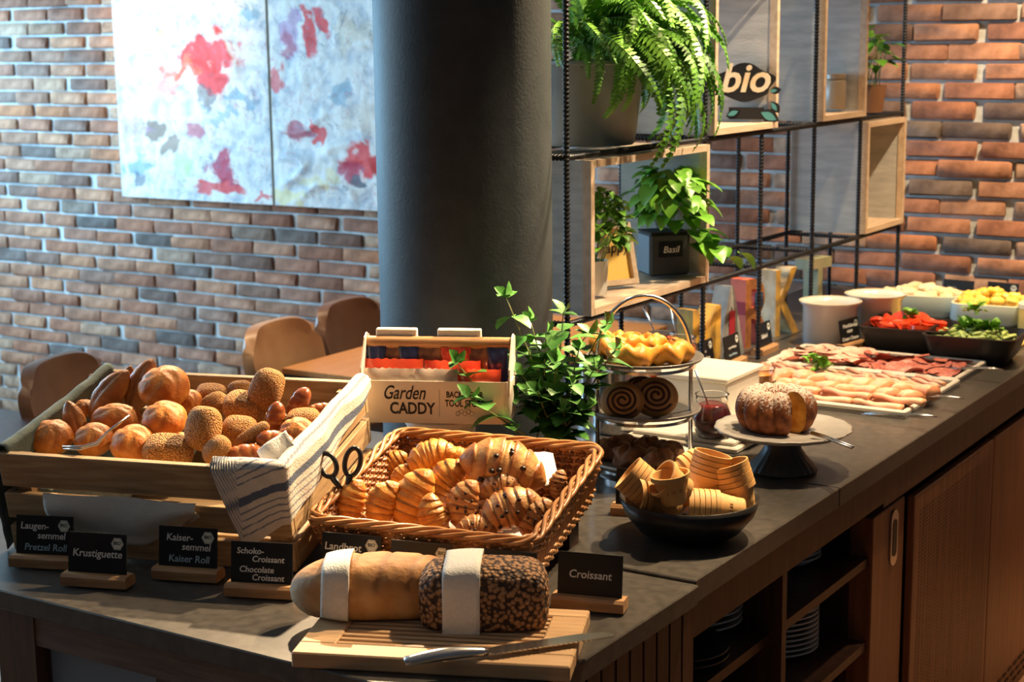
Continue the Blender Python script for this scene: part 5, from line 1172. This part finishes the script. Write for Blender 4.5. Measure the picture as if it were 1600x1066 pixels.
for r_ in range(4):
    for k in range(12):
        x = -1.57+.036*k; p = V((x, 3.775+.05*r_, .909+.004*((k+r_) % 3))); pal = k < 5
        tag(link('ham_slice' if pal else 'salami_slice', (SP if pal else SL)[(k+r_) % 3], None, T(p) @ RZ(rh.uniform(0, 360)) @ RX(rh.uniform(8, 28))), 'pale cured ham slice at the pot end of the salami tray' if pal else 'dark red salami slice overlapping in the back tray', 'ham' if pal else 'salami', 'pale ham slices' if pal else 'salami slices')
def sprig(p, n, rad, label, seed, cat='garnish'):
    t = thing('parsley_sprig', label, cat, T(p)); rr = random.Random(seed)
    for i in range(n):
        d = dirv(rr.uniform(0, 6.28), rr.uniform(0, 1.3)); link('leaf', pars[i % 2], t, lm(d*rad*rr.uniform(.2, 1), d+V((0, 0, .3)), (0, 0, 1), rr.uniform(.7, 1.1)))
    q = MB(); q.tube([(0, 0, 0), (rad*.3, 0, rad*.6)], .0012, 5); q.build('stem', 'stem', t)
sprig(ATZ(1285, 580, .925), 22, .025, 'parsley sprig on the ham slices nearest the cake', 3); sprig(ATZ(1270, 569, .925), 14, .02, 'paler parsley sprig on the back ham rows', 4)
for i, (x, y) in enumerate(((1395, 650), (1440, 622), (1505, 578))):
    p = ATZ(x, y, .92); t = thing('serving_tongs', ['steel tongs on the near corner of the ham tray', 'steel tongs in the middle of the ham tray rim', 'steel tongs on the salami tray rim'][i], 'tongs', T(p) @ RZ(-8))
    for s in (-1, 1):
        q = MB(); q.tube([(-.07, s*.006, -.005), (0, s*.008, .004), (.06, s*.006, .012), (.1, 0, .012)], .0018, 7); q.build('arm', 'steel', t, True)

# ------------------------------------------------------------ pots, bowls, dishes
for px, py, lab in ((1296, 545, 'white enamel pot with flared rim beside the rebar uprights'), (1366, 534, 'white enamel pot with flared rim next to the baking dish')):
    p = ATZ(px, py-8, .9); t = thing('enamel_pot', lab, 'pot', T(p)); hp_ = ZAT(p.x, p.y, py-75)-.9
    q = MB(); q.lathe([(.001, 0), (.066, 0), (.071, .005), (.072, hp_*.88), (.082, hp_*.97), (.083, hp_), (.08, hp_), (.068, hp_*.87), (.066, .01), (.001, .008)], 52, mod=lambda a, k, z: 1+(.012*sin(8*a) if z > hp_*.94 else 0)); q.build('body', 'enamel', t, True)
    q = MB(); q.lathe([(.08, hp_), (.0835, hp_), (.0835, hp_+.0015), (.08, hp_+.0015)], 52, closed=True, mod=lambda a, k, z: 1+.012*sin(8*a)); q.build('rim', 'creamrim', t, True)
    q = MB(); q.lathe([(.001, hp_*.8), (.068, hp_*.8)], 32); q.build('cream_filling', 'cheese', t, True)
def sqbowl(px, py, w_, d_, h_, m_out, label, cat, name, rot=0, base=.72, rim='blackbowl', inner=None, rr_=.03):
    p = ATZ(px, py, .9); mw = T(p) @ RZ(rot); t = thing(name, label, cat, mw); O = rrect(w_/2, d_/2, rr_); n = len(O); I = rrect(w_/2-.006, d_/2-.006, rr_-.004)
    q = MB(); vs = [(x*base, y*base, 0) for x, y in O]+[(x*(base+.12), y*(base+.12), h_*.25) for x, y in O]+[(x, y, h_) for x, y in O]+[(x, y, h_+.001) for x, y in I]+[(x*(base+.1), y*(base+.1), h_*.3) for x, y in I]
    mi = [0]*n+[0]*n+[1]*n+[1]*n
    q.add(vs, [(k*n+i, k*n+(i+1) % n, (k+1)*n+(i+1) % n, (k+1)*n+i) for k in range(4) for i in range(n)]+[tuple(range(n))[::-1], tuple(4*n+i for i in range(n))]); q.mi = mi+[0, 1]
    q.build('body', [m_out, inner or rim], t, 50); return mw
def pile(mw, meshes, name, n, w_, d_, z0, z1, label, cat, grp, seed, tilt=40):
    rr = random.Random(seed)
    for i in range(n):
        x, y = rr.uniform(-.5, .5)*w_, rr.uniform(-.5, .5)*d_; k = 1-(2*x/w_)**2*.5-(2*y/d_)**2*.5
        o = link(name, meshes[i % len(meshes)], None, mw @ T(x, y, z0+(z1-z0)*k*rr.uniform(.5, 1)) @ RZ(rr.uniform(0, 360)) @ RX(rr.uniform(-tilt, tilt)) @ RY(rr.uniform(-tilt, tilt))); tag(o, label, cat, grp)
def chunk(name, m, sx, sy, sz, seed, e=.6):
    q = MB(); sg = lambda a, x: math.copysign(abs(a)**x, a)
    def fn(u, v): k = 1+.1*noise.noise(V((cos(u)*1.5+seed, sin(u)*1.5, v))); return (sx*k*sg(cos(v), e)*sg(cos(u), e), sy*k*sg(cos(v), e)*sg(sin(u), e), sz*k*sg(sin(v), e))
    q.ball(fn, 14, 8); return q.mesh(name, m, True)
mwT = sqbowl(1420, 548, .23, .2, .072, 'blackbowl', 'square matt black bowl of sliced tomatoes', 'bowl', 'serving_bowl', 4)
tm = []
for s in range(3):
    q = MB(); n = 16; q.prism([(.028*cos(pi*1.15*i/n), .028*sin(pi*1.15*i/n)) for i in range(n+1)], -.005, .005); tm.append(q.mesh('tomato_slice', 'tomato', 30))
pile(mwT, tm, 'tomato_slice', 48, .17, .14, .045, .085, 'red tomato slice in the square black bowl', 'tomato', 'tomato slices', 5)
sprig(mwT @ V((0, 0, .088)), 18, .02, 'dark parsley sprig on the tomato slices', 12)
mwC = sqbowl(1522, 562, .235, .2, .072, 'blackbowl', 'square matt black bowl of cut cucumber and herbs', 'bowl', 'serving_bowl', 4)
cu = [chunk('cucumber_stick', 'cucumber', .024, .005, .005, i, .5) for i in range(3)]
pile(mwC, cu, 'cucumber_stick', 70, .17, .14, .045, .08, 'pale green cucumber stick in the square black bowl', 'cucumber', 'cucumber sticks', 6, 25)
for k in range(5): sprig(mwC @ V((-.03+.02*k, .0+.012*(k % 2), .075)), 14, .022, 'green herb sprig on the cucumber sticks', 30+k); 
for o in [o for o in bpy.data.objects if o.get('label') == 'green herb sprig on the cucumber sticks']: o['group'] = 'herb sprigs on cucumber'
sprig(mwC @ V((-.03, .12, .1)), 16, .025, 'pale green celery leaf standing up behind the cucumber bowl', 44)
mwB1 = sqbowl(1440, 490, .24, .17, .065, 'bluedish', 'pale blue oval baking dish of cheese pieces by the wall', 'dish', 'baking_dish', 10, .9, inner='creamrim', rr_=.06)
ch_ = [chunk('cheese_piece', 'cheese', .026, .015, .011, i, .45) for i in range(3)]
pile(mwB1, ch_, 'cheese_piece', 40, .21, .13, .045, .082, 'pale cheese piece in the blue baking dish', 'cheese', 'cheese pieces', 7, 25)
mwB2 = sqbowl(1548, 503, .21, .17, .06, 'bluedish', 'pale blue baking dish of golden potato pieces', 'dish', 'baking_dish', 6, .9, inner='creamrim', rr_=.04)
po = [chunk('potato_piece', 'potato', .02, .011, .011, i, .55) for i in range(3)]
pile(mwB2, po, 'potato_piece', 60, .19, .13, .04, .088, 'golden potato piece in the blue baking dish', 'potato', 'potato pieces', 8, 35)
p = ATZ(1618, 515, .9); mw = T(p); t = thing('yellow_canister', 'round yellow lidded canister at the end of the worktop', 'canister', mw)
q = MB(); q.lathe([(.001, 0), (.045, 0), (.048, .004), (.048, .06), (.045, .062), (.001, .062)], 32); q.build('body', 'yellowcard', t, 40); q = MB(); q.lathe([(.05, .062), (.05, .074), (.046, .078), (.001, .08)], 32); q.build('lid', 'creamrim', t, 40)
q = MB(); q.box(-.19, .19, -.09, .1, 0, .012, b=.004); p = ATZ(1490, 530, .9); o = q.build('yellow_board', 'yellowcard', None, False, T(p.x, p.y+.02, .9) @ RZ(4)); tag(o, 'pale yellow serving board between the black bowls and the baking dishes', 'board')
